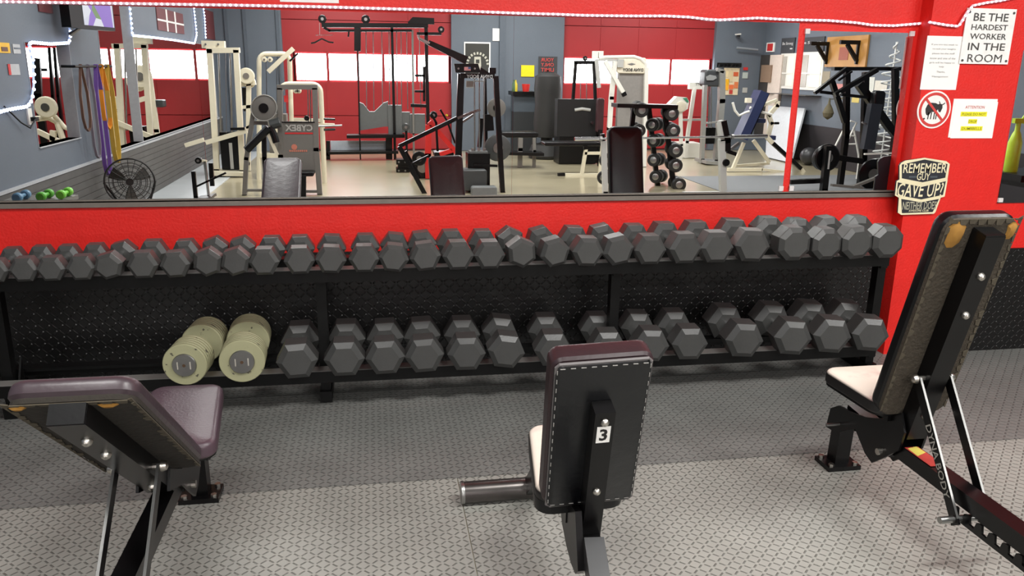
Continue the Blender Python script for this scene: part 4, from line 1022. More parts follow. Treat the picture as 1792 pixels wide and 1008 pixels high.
# ---- cream bench under the tower, barbell rack
m = Mach('press_bench', 'cream-legged flat bench with a dark pad left of the tall bench reflection', 'weight bench', 11.4, C3, 400, 858)
m.bar('floor_rail', CREAM, [(285, 858), (560, 857)], 18, d=.06); m.bar('rail_foot', BLK, [(268, 860), (302, 858)], 24, d=.07)
m.bar('upright', CREAM, [(406, 728), (386, 850)], 16); m.bar('upright', CREAM, [(490, 690), (474, 850)], 18); m.bar('cross_bar', CREAM, [(398, 750), (488, 750)], 14)
m.slab('pad', VINYL, 205, 697, 480, 716, d=.28, rnd=.02); m.bar('pad_bracket', BLK, [(405, 714), (406, 732)], 24)
m = Mach('barbell_rack', 'light grey two-post barbell rack right of the tall bench reflection', 'rack', 9.65, C3, 1060, 945)
m.bar('right_post', LGREY, [(1070, 682), (1076, 945)], 34, d=.07, floor=True); m.bar('left_post', LGREY, [(492, 690), (500, 945)], 26, d=.06, floor=True)
m.bar('post_top', LGREY, [(1064, 590), (1072, 690)], 24, d=.07); m.bar('hook', BLKW, [(1078, 592), (1098, 690), (1098, 740)], 30, d=.05, dy=-.02)
m.bar('spotter_arm', BLKW, [(1096, 740), (1140, 755)], 20, d=.04); m.disc('adjusting_knob', BLKW, 1090, 796, 20, dy=-.03, th=.06)
m.bar('floor_rail', LGREY, [(880, 946), (1080, 944)], 16, d=.06, dy=.02); m.bar('brace', LGREY, [(1100, 720), (1110, 690)], 10, d=.04)
m.bar('hook', BLKW, [(486, 655), (488, 690)], 22, d=.05)
b = Mach('barbell', 'long chrome barbell lying across the light grey rack', 'barbell', 9.6, C3, 800, 675); z0 = b.P(800, 676).z; b.t.location.z = z0; ORG[b.t.name] = V(b.t.location)
b.tube('shaft', CHROME, [(470, 679), (1124, 670)], 11); b.tube('sleeve', CHROME, [(350, 681), (484, 679)], 20); b.tube('sleeve', CHROME, [(1118, 670), (1292, 667)], 22)
for x, y in ((478, 679), (1122, 670)): b.tube('collar', STEEL, [(x-6, y), (x+6, y)], 28)

# ---- tree of round dumbbells
m = Mach('dumbbell_tree', 'black A-frame dumbbell tree left of the light grey rack post', 'rack', 10.1, C3, 760, 930)
m.bar('front_bar', BLKW, [(790, 528), (834, 905)], 24, d=.05); m.bar('rear_bar', BLKW, [(712, 520), (758, 922)], 24, d=.05, dy=.24); m.bar('left_bar', BLKW, [(640, 530), (600, 930)], 22, d=.05, dy=.1)
m.bar('top_bar', BLKW, [(545, 515), (838, 522)], 20, d=.28); m.bar('base_bar', BLKW, [(560, 936), (850, 934)], 16, d=.3)
m.bar('foot', BLKW, [(834, 900), (838, 940)], 22, d=.05, floor=True); m.bar('foot', BLKW, [(602, 920), (601, 940)], 22, d=.05, floor=True)
SADD = [((828, 558), (722, 502), 37, 'topmost round black dumbbell on the right side of the dumbbell tree'), ((836, 640), (730, 612), 36, 'second round black dumbbell from the top on the right of the tree'),
        ((848, 738), (735, 690), 38, 'third round black dumbbell from the top on the right of the tree'), ((847, 811), (735, 782), 37, 'fourth round black dumbbell from the top on the right of the tree'),
        ((863, 905), (746, 864), 38, 'lowest round black dumbbell on the right of the dumbbell tree'), ((680, 540), (578, 536), 38, 'round black dumbbell at the top left of the dumbbell tree'),
        ((669, 640), (560, 590), 33, 'round black dumbbell just above the reflected bench pad on the tree'), ((500, 786), (560, 760), 36, 'round black dumbbell showing left of the reflected bench pad, upper'), ((491, 870), (555, 845), 37, 'round black dumbbell showing left of the reflected bench pad, lower')]
RB_ = M('black_round_rubber', (26, 26, 26), .45)
SADD = [(a, (a[0]-22, a[1]-12), r, lab, 0.) for a, b, r, lab in SADD[:7]]+[(a, (a[0]+40, a[1]-10), r, lab, .05) for a, b, r, lab in SADD[7:]]
SADD += [((bx_, by_), (bx_+34, by_-6), 36, 'round black dumbbell in the middle column of the tree, %s from the top' % ORD[q], .30) for q, (bx_, by_) in enumerate(((728, 612), (734, 690), (736, 784), (746, 866)))]
for (x, y), (bx, by), r, lab, dz_ in SADD:
    d = Mach('round_dumbbell', lab, 'dumbbell', 9.98, C3, x, y, 'round dumbbells on the tree'); c0 = d.P(x, y, dz_); c1 = d.P(bx, by, dz_+.32)
    d.t.location = (c0+c1)/2; ORG[d.t.name] = (c0+c1)/2; ax = (c1-c0).normalized(); rm = d.m(r); L = .36
    for s_, q in ((1, c0), (-1, c0+ax*L)):
        hd = MB().lathe(q, ax*s_, [(rm*.86, 0), (rm, .014), (rm, .10), (rm*.85, .115)], 28).build('head', RB_, d.t)
        MB().lathe(q+ax*s_*.004, -ax*s_, [(rm*.5, 0), (rm*.5, .01), (rm*.36, .016)], 20).build('end_cap', STEEL, hd)
    MB().cyl(c0+ax*.1, c0+ax*(L-.1), .017).build('handle', CHROME, d.t)

# ---- right half: scale, selectorized tower, leg machine
m = Mach('weighing_scale', 'white upright doctor scale in front of the right garage door', 'scale', 13.6, G6, 480, 660)
m.slab('beam_head', WHITE, 482, 244, 600, 290, d=.1); m.bar('post', WHITE, [(512, 288), (462, 640)], 24, d=.05, floor=True); m.slab('platform', WHITE, 430, 650, 560, 700, d=.4, floor=True)
m.text('TT', 520, 248, 545, 264, INK, dy=-.01); m.bar('rail', LGREY, [(430, 494), (556, 492)], 14, d=.04)
m = Mach('weight_cover', 'white eight-sided machine cover with a green corner beside the scale', 'gym machine', 13.2, G6, 420, 450)
m.poly('cover', WHITE, [(336, 400), (398, 338), (462, 344), (478, 372), (470, 420), (430, 446), (390, 440), (372, 400)], d=.15); m.poly('green_corner', M('green_decal', (60, 130, 100), .5), [(436, 350), (462, 346), (476, 374), (466, 380)], dy=-.01, d=.008)
m.disc('dial', M('ivory_dial', (214, 206, 186), .5), 424, 404, 36, dy=-.02, th=.02); m.bar('post', WHITE, [(420, 440), (424, 660)], 20, dy=.05, floor=True)
m = Mach('selectorized_tower', 'silver and black selectorized tower near the right corner', 'gym machine', 12.8, G7, 90, 800)
SIL = M('silver_coat', (158, 158, 154), .35, .3)
m.slab('head_cover', M('charcoal_head', (64, 66, 68), .4), 48, 222, 150, 330, d=.25, rnd=.05); m.poly('head_oval', M('pale_oval', (150, 152, 152), .4), [(55, 268), (80, 255), (116, 262), (122, 276), (100, 290), (60, 290)], dy=-.03, d=.01)
m.bar('right_column', SIL, [(152, 230), (150, 420), (118, 800)], 38, floor=True, d=.1); m.bar('left_column', SIL, [(48, 320), (28, 790)], 24, floor=True, d=.08)
m.bar('top_bend', SIL, [(120, 222), (160, 236)], 22, d=.1)
for x in (72, 88): m.tube('guide_rod', STEEL, [(x, 330), (x-2, 590)], 8)
m.slab('weight_stack', BLKW, 45, 588, 112, 690, dy=.02, d=.2, floor=False); m.bar('front_pad', BLK, [(150, 545), (165, 690)], 34, d=.1, dy=-.3); m.bar('pad_post', LGREY, [(130, 560), (150, 700)], 20, d=.06, dy=-.25)
m.bar('base', SIL, [(18, 796), (130, 806)], 20, d=.5); m.bar('rail', SIL, [(36, 560), (130, 552)], 10)
m.bar('pad_leg', BLK, [(160, 690), (158, 790)], 16, dy=-.3, floor=True)

m = Mach('hip_machine', 'cream bench machine with navy pads standing near the doorway', 'gym machine', 11.7, G7, 350, 850)
NAVY = M('navy_vinyl', (44, 52, 84), .4)
m.bar('back_pad', NAVY, [(268, 655), (402, 362)], 60, d=.25); m.slab('seat_pad', NAVY, 366, 532, 432, 560, d=.3, dy=.1, rnd=.02); m.bar('pad_back', VINYL, [(300, 650), (424, 368)], 16, d=.25, dy=.01)
m.bar('front_leg', CREAM, [(292, 682), (222, 846)], 20, d=.05, floor=False); m.bar('rear_leg', CREAM, [(352, 668), (452, 806)], 20, d=.05, dy=.1)
m.bar('base_rail', CREAM, [(190, 852), (405, 852)], 22, d=.06, floor=False); m.bar('base_rail', CREAM, [(240, 828), (450, 812)], 16, d=.06, dy=.35); m.bar('base_side', CREAM, [(400, 850), (690, 882)], 16, d=.06)
m.bar('foot', BLK, [(668, 884), (696, 884)], 20, d=.08); m.bar('lever', CREAM, [(430, 640), (472, 684)], 26, d=.05); m.bar('lever_sleeve', BLK, [(474, 686), (650, 846)], 24, d=.06); m.bar('lever_end', CREAM, [(646, 840), (672, 872)], 22, d=.05)
m.tube('handle', WHITE, [(222, 430), (236, 480), (262, 512), (300, 494), (326, 486)], 16, dy=-.1); m.tube('handle', WHITE, [(330, 462), (400, 488), (468, 506)], 18, dy=-.05)
m.bar('column', CREAM, [(505, 420), (500, 450), (448, 510), (466, 560), (442, 650)], 26, d=.05, dy=.1); m.slab('joint', CREAM, 312, 402, 342, 432, d=.08); m.tube('grip', BLKW, [(470, 560), (512, 560)], 16, dy=.1)
m.bar('arm', CREAM, [(405, 450), (500, 412)], 18, d=.05, dy=.1); m.slab('navy_roller', NAVY, 462, 640, 494, 666, d=.25)
m.bar('upper_rail', STEEL, [(206, 726), (262, 684)], 18, d=.05)

# ---- right wall
def rw(px, py, X=RX):
    d = ray(px, py); p = V((0, 0, CAMZ))+d*(X/d.x); return V((p.x, 2*WALL-p.y, p.z))
def rwbox(mb, p0, p1, th=.03, X=RX):
    a, b = rw(*p0, X), rw(*p1, X); mb.box((X-th, min(a.y, b.y), min(a.z, b.z)), (X, max(a.y, b.y), max(a.z, b.z))); return mb
DOORW = M('white_door_paint', (214, 200, 188), .5)
d = struct(rwbox(MB(), G7(428, 132), G7(502, 640), .05).build('door_3', DOORW))
a_, b_ = rw(*G7(428, 132)), rw(*G7(502, 640))
rwbox(MB(), G7(427, 194), G7(480, 304), .075).build('door_window', M('brown_door_pane', (140, 116, 96), .5), d)
rwbox(MB(), G7(455, 370), G7(500, 376), .09).build('door_handle', STEEL, d)
struct(rwbox(MB(), G7(398, 132), G7(427, 640), .06).build('trim_4', M('dark_jamb', (54, 50, 48), .6)))
WP = M('window_interior', (226, 216, 198), .5, var=.12, vs=5, emit=(255, 240, 215), es=.35)
for n, (p0, p1) in enumerate(((G7(535, 122), G7(606, 345)), (G8(95, 142), G8(228, 372)))):
    a_, b_ = rw(*p0), rw(*p1); wn = struct(rwbox(MB(), p0, p1, .02).build('window_%d' % (n+1), WHITE))
    y0, y1, z0, z1 = min(a_.y, b_.y), max(a_.y, b_.y), min(a_.z, b_.z), max(a_.z, b_.z)
    for k in range(2):
        yy0 = y0+(y1-y0)*(.06+.5*k); yy1 = y0+(y1-y0)*(.44+.5*k)
        MB().box((RX-.028, yy0, z0+.05), (RX-.0205, yy1, z1-.05)).build('pane', WP if k else M('dim_pane', (176, 170, 160), .3), wn)
    MB().box((RX-.034, y0+.04, z0+(z1-z0)*.42), (RX-.0285, y1-.04, z0+(z1-z0)*.46)).build('glazing_bar', WHITE, wn)
def rwthing(name, label, cat, p0, p1, mat, th=.02, X=RX, part='panel', group=None):
    a_, b_ = rw(*p0, X), rw(*p1, X); t = thing(name, label, cat, (X-th/2, (a_.y+b_.y)/2, min(a_.z, b_.z)), group)
    rwbox(MB(), p0, p1, th, X).build(part, mat, t); t['_y'] = 0; del t['_y']
    return t, a_, b_
SLT = M('dark_sign_board', (52, 54, 58), .6)
for p0, p1, lab in ((G7(538, 26), G7(612, 120), 'dark BE STRONG board above the first reception window'), (G8(105, 56), G8(245, 138), 'dark BE STRONG board above the second reception window')):
    t, a_, b_ = rwthing('sign_board', lab, 'sign', p0, p1, SLT, group='sign boards over the windows')
    h_ = abs(a_.z-b_.z); w_ = abs(a_.y-b_.y); ym = (a_.y+b_.y)/2; PSL = M('pale_sign_letters', (196, 198, 196), .6)
    text('Be Strong', (RX-.0225, ym, min(a_.z, b_.z)+h_*.62), (0, 1, 0), EZ, w_*.78, h_*.24, PSL, t, off=0)
    MB().box((RX-.0225, ym+w_*.2, min(a_.z, b_.z)+h_*.26), (RX-.0205, ym+w_*.38, min(a_.z, b_.z)+h_*.34)).build('small_mark', PSL, t)
t, a_, b_ = rwthing('warning_sign', 'small red sign with a white border high on the wall beside the doorway', 'sign', G7(443, 54), G7(486, 110), PAPER); rwbox(MB(), G7(449, 60), G7(479, 104), .024).build('red_print', REDINK, t)
t, a_, b_ = rwthing('counter_shelf', 'narrow dark counter shelf below the reception windows', 'shelf', G7(525, 372), G8(230, 402), M('dark_shelf', (60, 58, 56), .5), th=.3)
t, a_, b_ = rwthing('pull_up_board', 'varnished plywood board with black pull-up brackets high on the right wall', 'pull-up bar', G8(275, 52), G8(498, 230), M('plywood', (178, 128, 64), .5, var=.22, vs=6), th=.03, X=RX-.004)
PXf = RX-.35
def rwp(x, y, X): return rw(*G8(x, y), X)
for (x0, y0), (x1, y1), (x2, y2) in (((352, 82), (470, 84), (448, 205)), ((200, 100), (285, 92), (255, 200))):
    bk = MB(); w0 = rw(*G8(x1, y1)); w1_ = V((RX-.04, w0.y, w0.z)); f_ = V((RX-.36, w0.y, w0.z))
    bk.beam(w1_, f_, .05, .06).beam(V((RX-.04, w0.y, w0.z-.28)), V((RX-.24, w0.y, w0.z-.03)), .05, .05).beam(V((RX-.05, w0.y, w0.z+.03)), V((RX-.05, w0.y, w0.z-.32)), .05, .03); bk.build('bracket', BLK, t)
rwbox(MB(), G8(350, 112), G8(396, 188), .036, RX-.004).build('red_notice', M('faded_red_notice', (150, 80, 62), .6), t)
for q, (x0, y0, x1, y1, c_, lab) in enumerate(((240, 255, 275, 330, (150, 140, 120), 'pale brown paper on the right wall below the plywood board'), (320, 330, 366, 380, (196, 130, 126), 'pink paper on the right wall behind the black lever frame'), (414, 404, 452, 444, (206, 186, 110), 'small yellow paper on the right wall behind the black lever frame'), (512, 290, 538, 380, (200, 200, 192), 'narrow white paper on the right wall behind the black lever frame'), (552, 310, 618, 372, (206, 200, 188), 'wide white paper on the right wall beside the wire tree'))):
    rwthing('paper_notice', lab, 'paper', G8(x0, y0), G8(x1, y1), M('wall_paper_%d' % q, c_, .7), th=.006, part='sheet')
# leaning white boards
for lab, ps in (('white board leaning on the right wall beside the doorway', [G7(455, 452), G8(138, 480), G8(62, 712), G7(448, 660)]),):
    a_, b_, c_, d_ = [rw(*q, RX-(.05 if i < 2 else .45)) for i, q in enumerate(ps)]
    c_.z = d_.z = .004
    tag(MB().prism([a_, b_, c_, d_], (-.03, 0, 0.01)).build('leaning_board', M('white_board', (198, 202, 206), .5), None, (a_+b_+c_+d_)/4), lab, 'board')
m = Mach('exercise_ball', 'large black exercise ball on the floor by the leaning boards', 'ball', 12.5, G8, 160, 695)
p = m.P(160, 695); rr = m.m(54); tag(MB().sphere((0, 0, 0), rr, 28, 18).build('ball', M('black_ball_rubber', (44, 44, 46), .4), m.t), None)
m.t.children[0].data.transform(Matrix.Translation(V((p.x, p.y, rr))))
m = Mach('plate_loaded_machine', 'big black plate-loaded lever machine in the right-hand mirror panel', 'gym machine', 9.8, G8, 400, 900)
m.bar('top_beam', BLKW, [(296, 240), (740, 240)], 22, d=.08, dy=.3)
m.bar('lever_arm', BLKW, [(186, 386), (380, 236)], 20, d=.05); m.bar('lever_arm', BLKW, [(306, 396), (560, 246)], 26, d=.06, dy=-.1)
m.bar('arm_link', BLKW, [(330, 310), (410, 256)], 10, d=.03, dy=-.05); m.bar('cross_link', BLKW, [(215, 378), (500, 412)], 18, d=.05)
m.bar('slant_post', BLKW, [(290, 315), (368, 560)], 30, d=.06, dy=.1); m.bar('post', BLKW, [(380, 250), (374, 640)], 32, d=.07, dy=.2, floor=True); m.bar('post', BLKW, [(492, 260), (478, 780)], 34, d=.07, dy=.35, floor=True)
m.bar('slant_beam', BLKW, [(450, 330), (640, 602)], 46, d=.08, dy=.1); m.bar('rear_post', BLKW, [(668, 236), (672, 620)], 34, d=.07, dy=.2, floor=True)
m.slab('head_pad', VINYL, 540, 372, 612, 500, d=.1, dy=-.05, rnd=.05); m.bar('back_pad', M('slate_vinyl', (40, 44, 52), .4), [(548, 450), (500, 720)], 76, d=.1, dy=-.1)
m.disc('weight_plate', BLKW, 258, 772, 86, dy=-.2, th=.06, hub=STEEL); m.disc('weight_plate', RB_, 238, 776, 74, dy=-.12, th=.06)
up_ = m.bar('storage_post', BLKW, [(268, 700), (240, 968)], 40, d=.07, dy=-.3, floor=True); m.bar('white_lettering_strip', M('grey_letter_strip', (168, 168, 166), .5), [(280, 730), (268, 840)], 12, d=.004, dy=-.335, par=up_)
m.bar('floor_rail', BLKW, [(38, 916), (236, 908)], 28, d=.08, dy=-.1); m.bar('floor_rail', MGREY, [(288, 935), (470, 950)], 14, d=.06, dy=-.25); m.bar('floor_rail', MGREY, [(410, 948), (582, 880)], 16, d=.05, dy=-.25)
m.bar('plate_horn', BLKW, [(320, 770), (470, 792)], 34, d=.08, dy=-.1); m.disc('weight_plate', BLKW, 530, 870, 96, dy=.05, th=.06, hub=STEEL); m.disc('weight_plate', RB_, 570, 860, 90, dy=.15, th=.05)
m.bar('white_bar', WHITE, [(484, 750), (664, 744)], 9, d=.03, dy=-.2); m.bar('grey_handle', STEEL, [(470, 560), (575, 602)], 10, d=.03, dy=-.1); m.disc('bolt', STEEL, 342, 392, 9, dy=-.16, th=.02)
for x in (330, 360, 440, 470, 500, 560, 600): m.disc('beam_bolt', STEEL, x, 240, 4, dy=.28, th=.015)
m.slab('flag_decal', M('flag_red', (180, 60, 60), .5), 640, 234, 668, 250, dy=.27, d=.01)
m.bar('lower_frame', BLKW, [(640, 600), (672, 640)], 40, d=.07, dy=.1)

m = Mach('step_stool', 'white folding A-frame step stool behind the black plate-loaded machine', 'step stool', 10.6, G8, 400, 770)
m.tube('front_leg', WHITE, [(345, 752), (438, 562), (400, 552)], 12, floor=False); m.tube('rear_leg', WHITE, [(420, 590), (450, 756)], 12, dy=.15); m.tube('step', WHITE, [(372, 692), (432, 690)], 10, dy=.05); m.tube('step', WHITE, [(400, 640), (428, 642)], 10, dy=.08); m.tube('outer_leg', WHITE, [(312, 700), (362, 600)], 12, dy=.1)
m.tube('foot_bar', WHITE, [(345, 752), (346, 800)], 12, floor=True); m.tube('foot_bar', WHITE, [(450, 756), (451, 800)], 12, dy=.15, floor=True)
m = Mach('hanging_bag', 'small net ball bag hanging on the right wall', 'bag', 12.0, G8, 270, 540, z=.9); p = m.P(270, 490, .0); m.t.location = V((p.x, p.y, p.z)); ORG[m.t.name] = V((p.x, p.y, p.z))
rr = m.m(34)
MB().lathe(V((p.x, p.y, p.z-rr*1.6)), EZ, [(.01, 0), (rr*.8, rr*.5), (rr, rr*1.2), (rr*.7, rr*2.0), (rr*.25, rr*2.8), (rr*.12, rr*3.8)], 16).build('net', M('olive_net', (92, 84, 62), .8, var=.4, vs=30), m.t)
MB().beam(V((p.x, p.y, p.z+rr*2.0)), V((RX-.002, p.y, p.z+rr*2.3)), .02, .02).build('hook_bar', STEEL, m.t)

m = Mach('wire_tree', 'white spiral wire Christmas tree standing behind the black machine', 'decoration', 10.6, G8, 665, 215)
p = m.P(660, 215); zt = m.P(668, 80).z; p.z = 0; sp_ = []
for q in range(240):
    f_ = q/239; zz = zt-(zt-.12)*f_; r_ = .010+.125*min(1, f_*4.2)-.03*max(0, f_-.24); a_ = f_*2*math.pi*15
    sp_.append((p.x+r_*math.cos(a_), p.y+r_*math.sin(a_), zz))
WIRE = M('white_lit_wire', (224, 226, 222), .4)
MB().tube(sp_, .011, 6).build('spiral', WIRE, m.t); MB().cyl((p.x, p.y, 0.0), (p.x, p.y, zt), .012).build('pole', WIRE, m.t); MB().cyl((p.x, p.y, 0.001), (p.x, p.y, .03), .16, 20).build('base', WIRE, m.t)

# ---- bottles in the right edge mirror
m = Mach('side_table', 'black side table under the lime bottles in the edge mirror', 'table', 5.4, Kc(0, 0, 1), 1785, 320)
SC[m.k] = 1.
def RM(px, py, yv): return A(px, py, yv, PY)
p = RM(1800, 300, 5.4); zt = p.z
t = m.t; t.location = V((p.x+.12, p.y, 0)); ORG[t.name] = V(t.location)
MB().box((p.x-.26, p.y-.22, zt-.05), (p.x+.5, p.y+.22, zt)).build('table_top', BLK, t); MB().box((p.x-.16, p.y-.2, zt-.10), (p.x+.46, p.y+.2, zt-.051)).build('apron', BLK, t)
for dx in (-.10, .42):
    for dy in (-.17, .17): MB().tube([(p.x+dx, p.y+dy, zt-.1), (p.x+dx, p.y+dy, .002)], .014).build('leg', BLK, t)
LIME = M('lime_plastic', (176, 206, 50), .35); WPL = M('white_plastic', (220, 222, 220), .4)
for dx, dy, hgt, lab, mt in ((-.17, 0, .36, 'lime green spray bottle with a hooked handle in the edge mirror', LIME), (-.05, .09, .27, 'white bottle beside the lime spray bottle in the edge mirror', WPL)):
    b = thing('spray_bottle', lab, 'bottle', (p.x+dx, p.y+dy, zt), 'bottles in the edge mirror'); c_ = V((p.x+dx, p.y+dy, zt+.0006))
    MB().lathe(c_, EZ, [(.044, 0), (.048, .01), (.048, hgt*.6), (.03, hgt*.78), (.018, hgt*.85), (.018, hgt)], 20).build('body', mt, b)
    hd = MB().box(c_+V((-.045, -.016, hgt)), c_+V((.03, .016, hgt+.035))).build('spray_head', mt, b)
    MB().tube([c_+V((.02, 0, hgt+.02)), c_+V((.05, 0, hgt+.07)), c_+V((.09, 0, hgt+.10)), c_+V((.12, 0, hgt+.08)), c_+V((.10, 0, hgt+.03)), c_+V((.04, 0, hgt))], .008, 8).build('handle', mt, b)

# ---- left wall
def lq(ps, X=LX): return [lw(*q, X) for q in ps]
def lwrect(name, mat, p0, p1, th, par=None, org=None, off=0.):
    a_, b_ = lw(*p0), lw(*p1)
    return MB().box((LX+off, min(a_.y, b_.y), min(a_.z, b_.z)), (LX+off+th, max(a_.y, b_.y), max(a_.z, b_.z))).build(name, mat, par, org)
def lwthing(name, label, cat, p0, p1, mat, th=.012, part='sheet', group=None):
    a_, b_ = lw(*p0), lw(*p1); t = thing(name, label, cat, (LX, (a_.y+b_.y)/2, min(a_.z, b_.z)), group)
    lwrect(part, mat, p0, p1, th, t); return t
fr_m = MB()
for (ya, yb_, za, zb_) in (OA, OB, OC):
    fr_m.box((LX-.1, ya, za-.008), (LX+.012, yb_, za)).box((LX-.1, ya, za), (LX+.004, ya+.006, zb_)).box((LX-.1, yb_-.006, za), (LX+.004, yb_, zb_))
struct(fr_m.build('trim_5', M('pale_trim', (170, 172, 176), .5)))
# machines of the added bay, standing in for what the mirrors reflect
m = Mach('standin_cable_column', 'cream cable column standing in for a reflection in the long left wall mirror', 'gym machine', 12.6, C1, 650, 740)
m.bar('left_post', CREAM, [(575, 215), (604, 740)], 26, floor=True, d=.08); m.bar('right_post', CREAM, [(708, 220), (742, 700)], 26, floor=True, d=.08); m.bar('top_rail', CREAM, [(552, 226), (724, 224)], 24, d=.08)
m.slab('pulley_head', CREAM, 620, 172, 738, 214, d=.12); m.bar('lever_arm', CREAM, [(530, 580), (745, 672)], 24, d=.05, dy=-.1); m.slab('weight_stack', BLKW, 640, 620, 716, 780, dy=.02, d=.2)
for x in (612, 668): m.tube('guide_rod', STEEL, [(x, 240), (x+10, 640)], 9, dy=.04)
m.slab('side_shroud', CREAM, 520, 474, 600, 720, dy=.15, d=.1, floor=True); m.text('88', 556, 534, 584, 556, INK, dy=.14)
m = Mach('standin_plate_machine', 'cream machine with round plates in the added bay, standing in for a reflection', 'gym machine', 13.3, C1, 700, 640)
m.disc('weight_plate', CREAM, 688, 375, 58, th=.06, hub=STEEL); m.disc('weight_plate', CREAM, 672, 400, 50, dy=.15, th=.06); m.bar('column', CREAM, [(735, 380), (770, 640)], 24, floor=True); m.bar('arm', CREAM, [(650, 500), (720, 480)], 24); m.slab('seat_pad', GREYV, 748, 490, 800, 526, d=.2, rnd=.02)
m = Mach('standin_plate_press', 'cream plate press with one big round plate, a stand-in reflection in the squarish mirror', 'gym machine', 11.6, C1, 250, 740)
m.disc('weight_plate', CREAM, 228, 525, 54, dy=-.1, th=.06, hub=STEEL); m.tube('front_frame', CREAM, [(180, 582), (240, 576), (282, 600), (322, 720)], 30, floor=True); m.tube('rear_arm', CREAM, [(270, 568), (320, 625), (385, 650)], 22); m.bar('lower_rail', CREAM, [(180, 640), (330, 712)], 24, d=.06); m.bar('rear_post', CREAM, [(262, 640), (262, 740)], 26, floor=True)
m = Mach('standin_black_rack', 'black upright rack in the added bay, standing in for a mirror reflection', 'rack', 13.0, C1, 240, 470)
m.bar('padded_post', BLK, [(182, 285), (190, 470)], 34, floor=True); m.bar('upright', BLKW, [(245, 232), (262, 470)], 14, floor=True); m.bar('upright', BLKW, [(270, 232), (288, 470)], 14, floor=True); m.bar('hook', BLKW, [(208, 342), (236, 342)], 14)
COOL = M('cool_led', (235, 242, 255), .4, var=0, emit=(205, 222, 255), es=6)
COOLC = M('cool_rope', (190, 205, 235), .4, emit=(180, 200, 255), es=.6)
def rope(label, ps):
    pts_ = [lw(*q)+V((.016, 0, 0)) for q in ps]; t = thing('led_rope_light', label, 'rope light', pts_[0], 'rope lights on the left wall')
    MB().tube(pts_, .008, 8).build('cord', COOLC, t); bb = MB()
    for u_, v_ in zip(pts_, pts_[1:]):
        n_ = max(1, int((v_-u_).length/.045))
        for q in range(n_): bb.sphere(u_+(v_-u_)*((q+.5)/n_)+V((.006, 0, 0)), .013, 8, 6)
    tag(bb.build('bulb', COOL, t), kind='stuff')
rope('cold white LED rope stepping around the squarish mirror on the left wall', [(-10, 198), (0, 194), (20, 190), (44, 186), (52, 175), (56, 150), (55, 110), (47, 78), (50, 74), (85, 77), (117, 75), (120, 60), (114, 8), (112, -10)])
rope('cold white LED rope along the top of the long left wall mirror', [(222, -5), (225, 20), (229, 62), (260, 65), (300, 70), (338, 76), (342, 60), (336, 5)])
rope('short cold white LED rope beside the dark poster on the left wall', [(352, 2), (356, 30), (358, 68)])
# television on its arm
a_, b_ = A(143, 30, 7.7), A(198, 30, 8.25)
t = thing('television', 'flat television with a purple sports picture on a wall arm at top left', 'television', ((a_.x+b_.x)/2, (a_.y+b_.y)/2, 1.8))
zt_, zb_ = 2.42, A(170, 57, 8.7).z
dv = V((b_.x-a_.x, b_.y-a_.y, 0)); nv = V((dv.y, -dv.x, 0)).normalized()
if nv.x < 0: nv = -nv
q = [V((a_.x, a_.y, zb_)), V((b_.x, b_.y, zb_)), V((b_.x, b_.y, zt_)), V((a_.x, a_.y, zt_))]
MB().prism([p-nv*.07-dv*(.35 if i in (0, 3) else 0) for i, p in enumerate(q)], nv*.08).build('casing', BLK, t)
TV = bpy.data.materials.new('tv_picture'); TV.use_nodes = True; nt = TV.node_tree; bs = nt.nodes['Principled BSDF']
tc = nt.nodes.new('ShaderNodeTexCoord'); vo = nt.nodes.new('ShaderNodeTexVoronoi'); vo.inputs['Scale'].default_value = 5.5; nt.links.new(tc.outputs['Object'], vo.inputs['Vector'])
cr_ = nt.nodes.new('ShaderNodeValToRGB'); cr_.color_ramp.interpolation = 'CONSTANT'; el = cr_.color_ramp.elements
el[0].position = 0; el[0].color = lin((150, 110, 210)); el[1].position = .3; el[1].color = lin((225, 225, 240))
for p_, c_ in ((.55, (120, 150, 90)), (.68, (235, 235, 245)), (.85, (110, 80, 180))): e2 = el.new(p_); e2.color = lin(c_)
sx = nt.nodes.new('ShaderNodeSeparateXYZ'); nt.links.new(vo.outputs['Color'], sx.inputs[0]); nt.links.new(sx.outputs[0], cr_.inputs[0]); nt.links.new(cr_.outputs[0], bs.inputs['Emission Color']); bs.inputs['Emission Strength'].default_value = .9; bs.inputs['Base Color'].default_value = (.02, .02, .02, 1)
ins = .03
MB().prism([q[0]+nv*.0105+dv*ins+V((0, 0, .03)), q[1]+nv*.0105-dv*ins+V((0, 0, .03)), q[2]+nv*.0105-dv*ins-V((0, 0, .03)), q[3]+nv*.0105+dv*ins-V((0, 0, .03))], nv*.002).build('screen', TV, t)
mid = (q[0]+q[1])/2
MB().tube([mid-nv*.04+V((0, 0, .1)), V((LX+.02, mid.y+.1, mid.z-.05))], .018).build('wall_arm', STEEL, t)
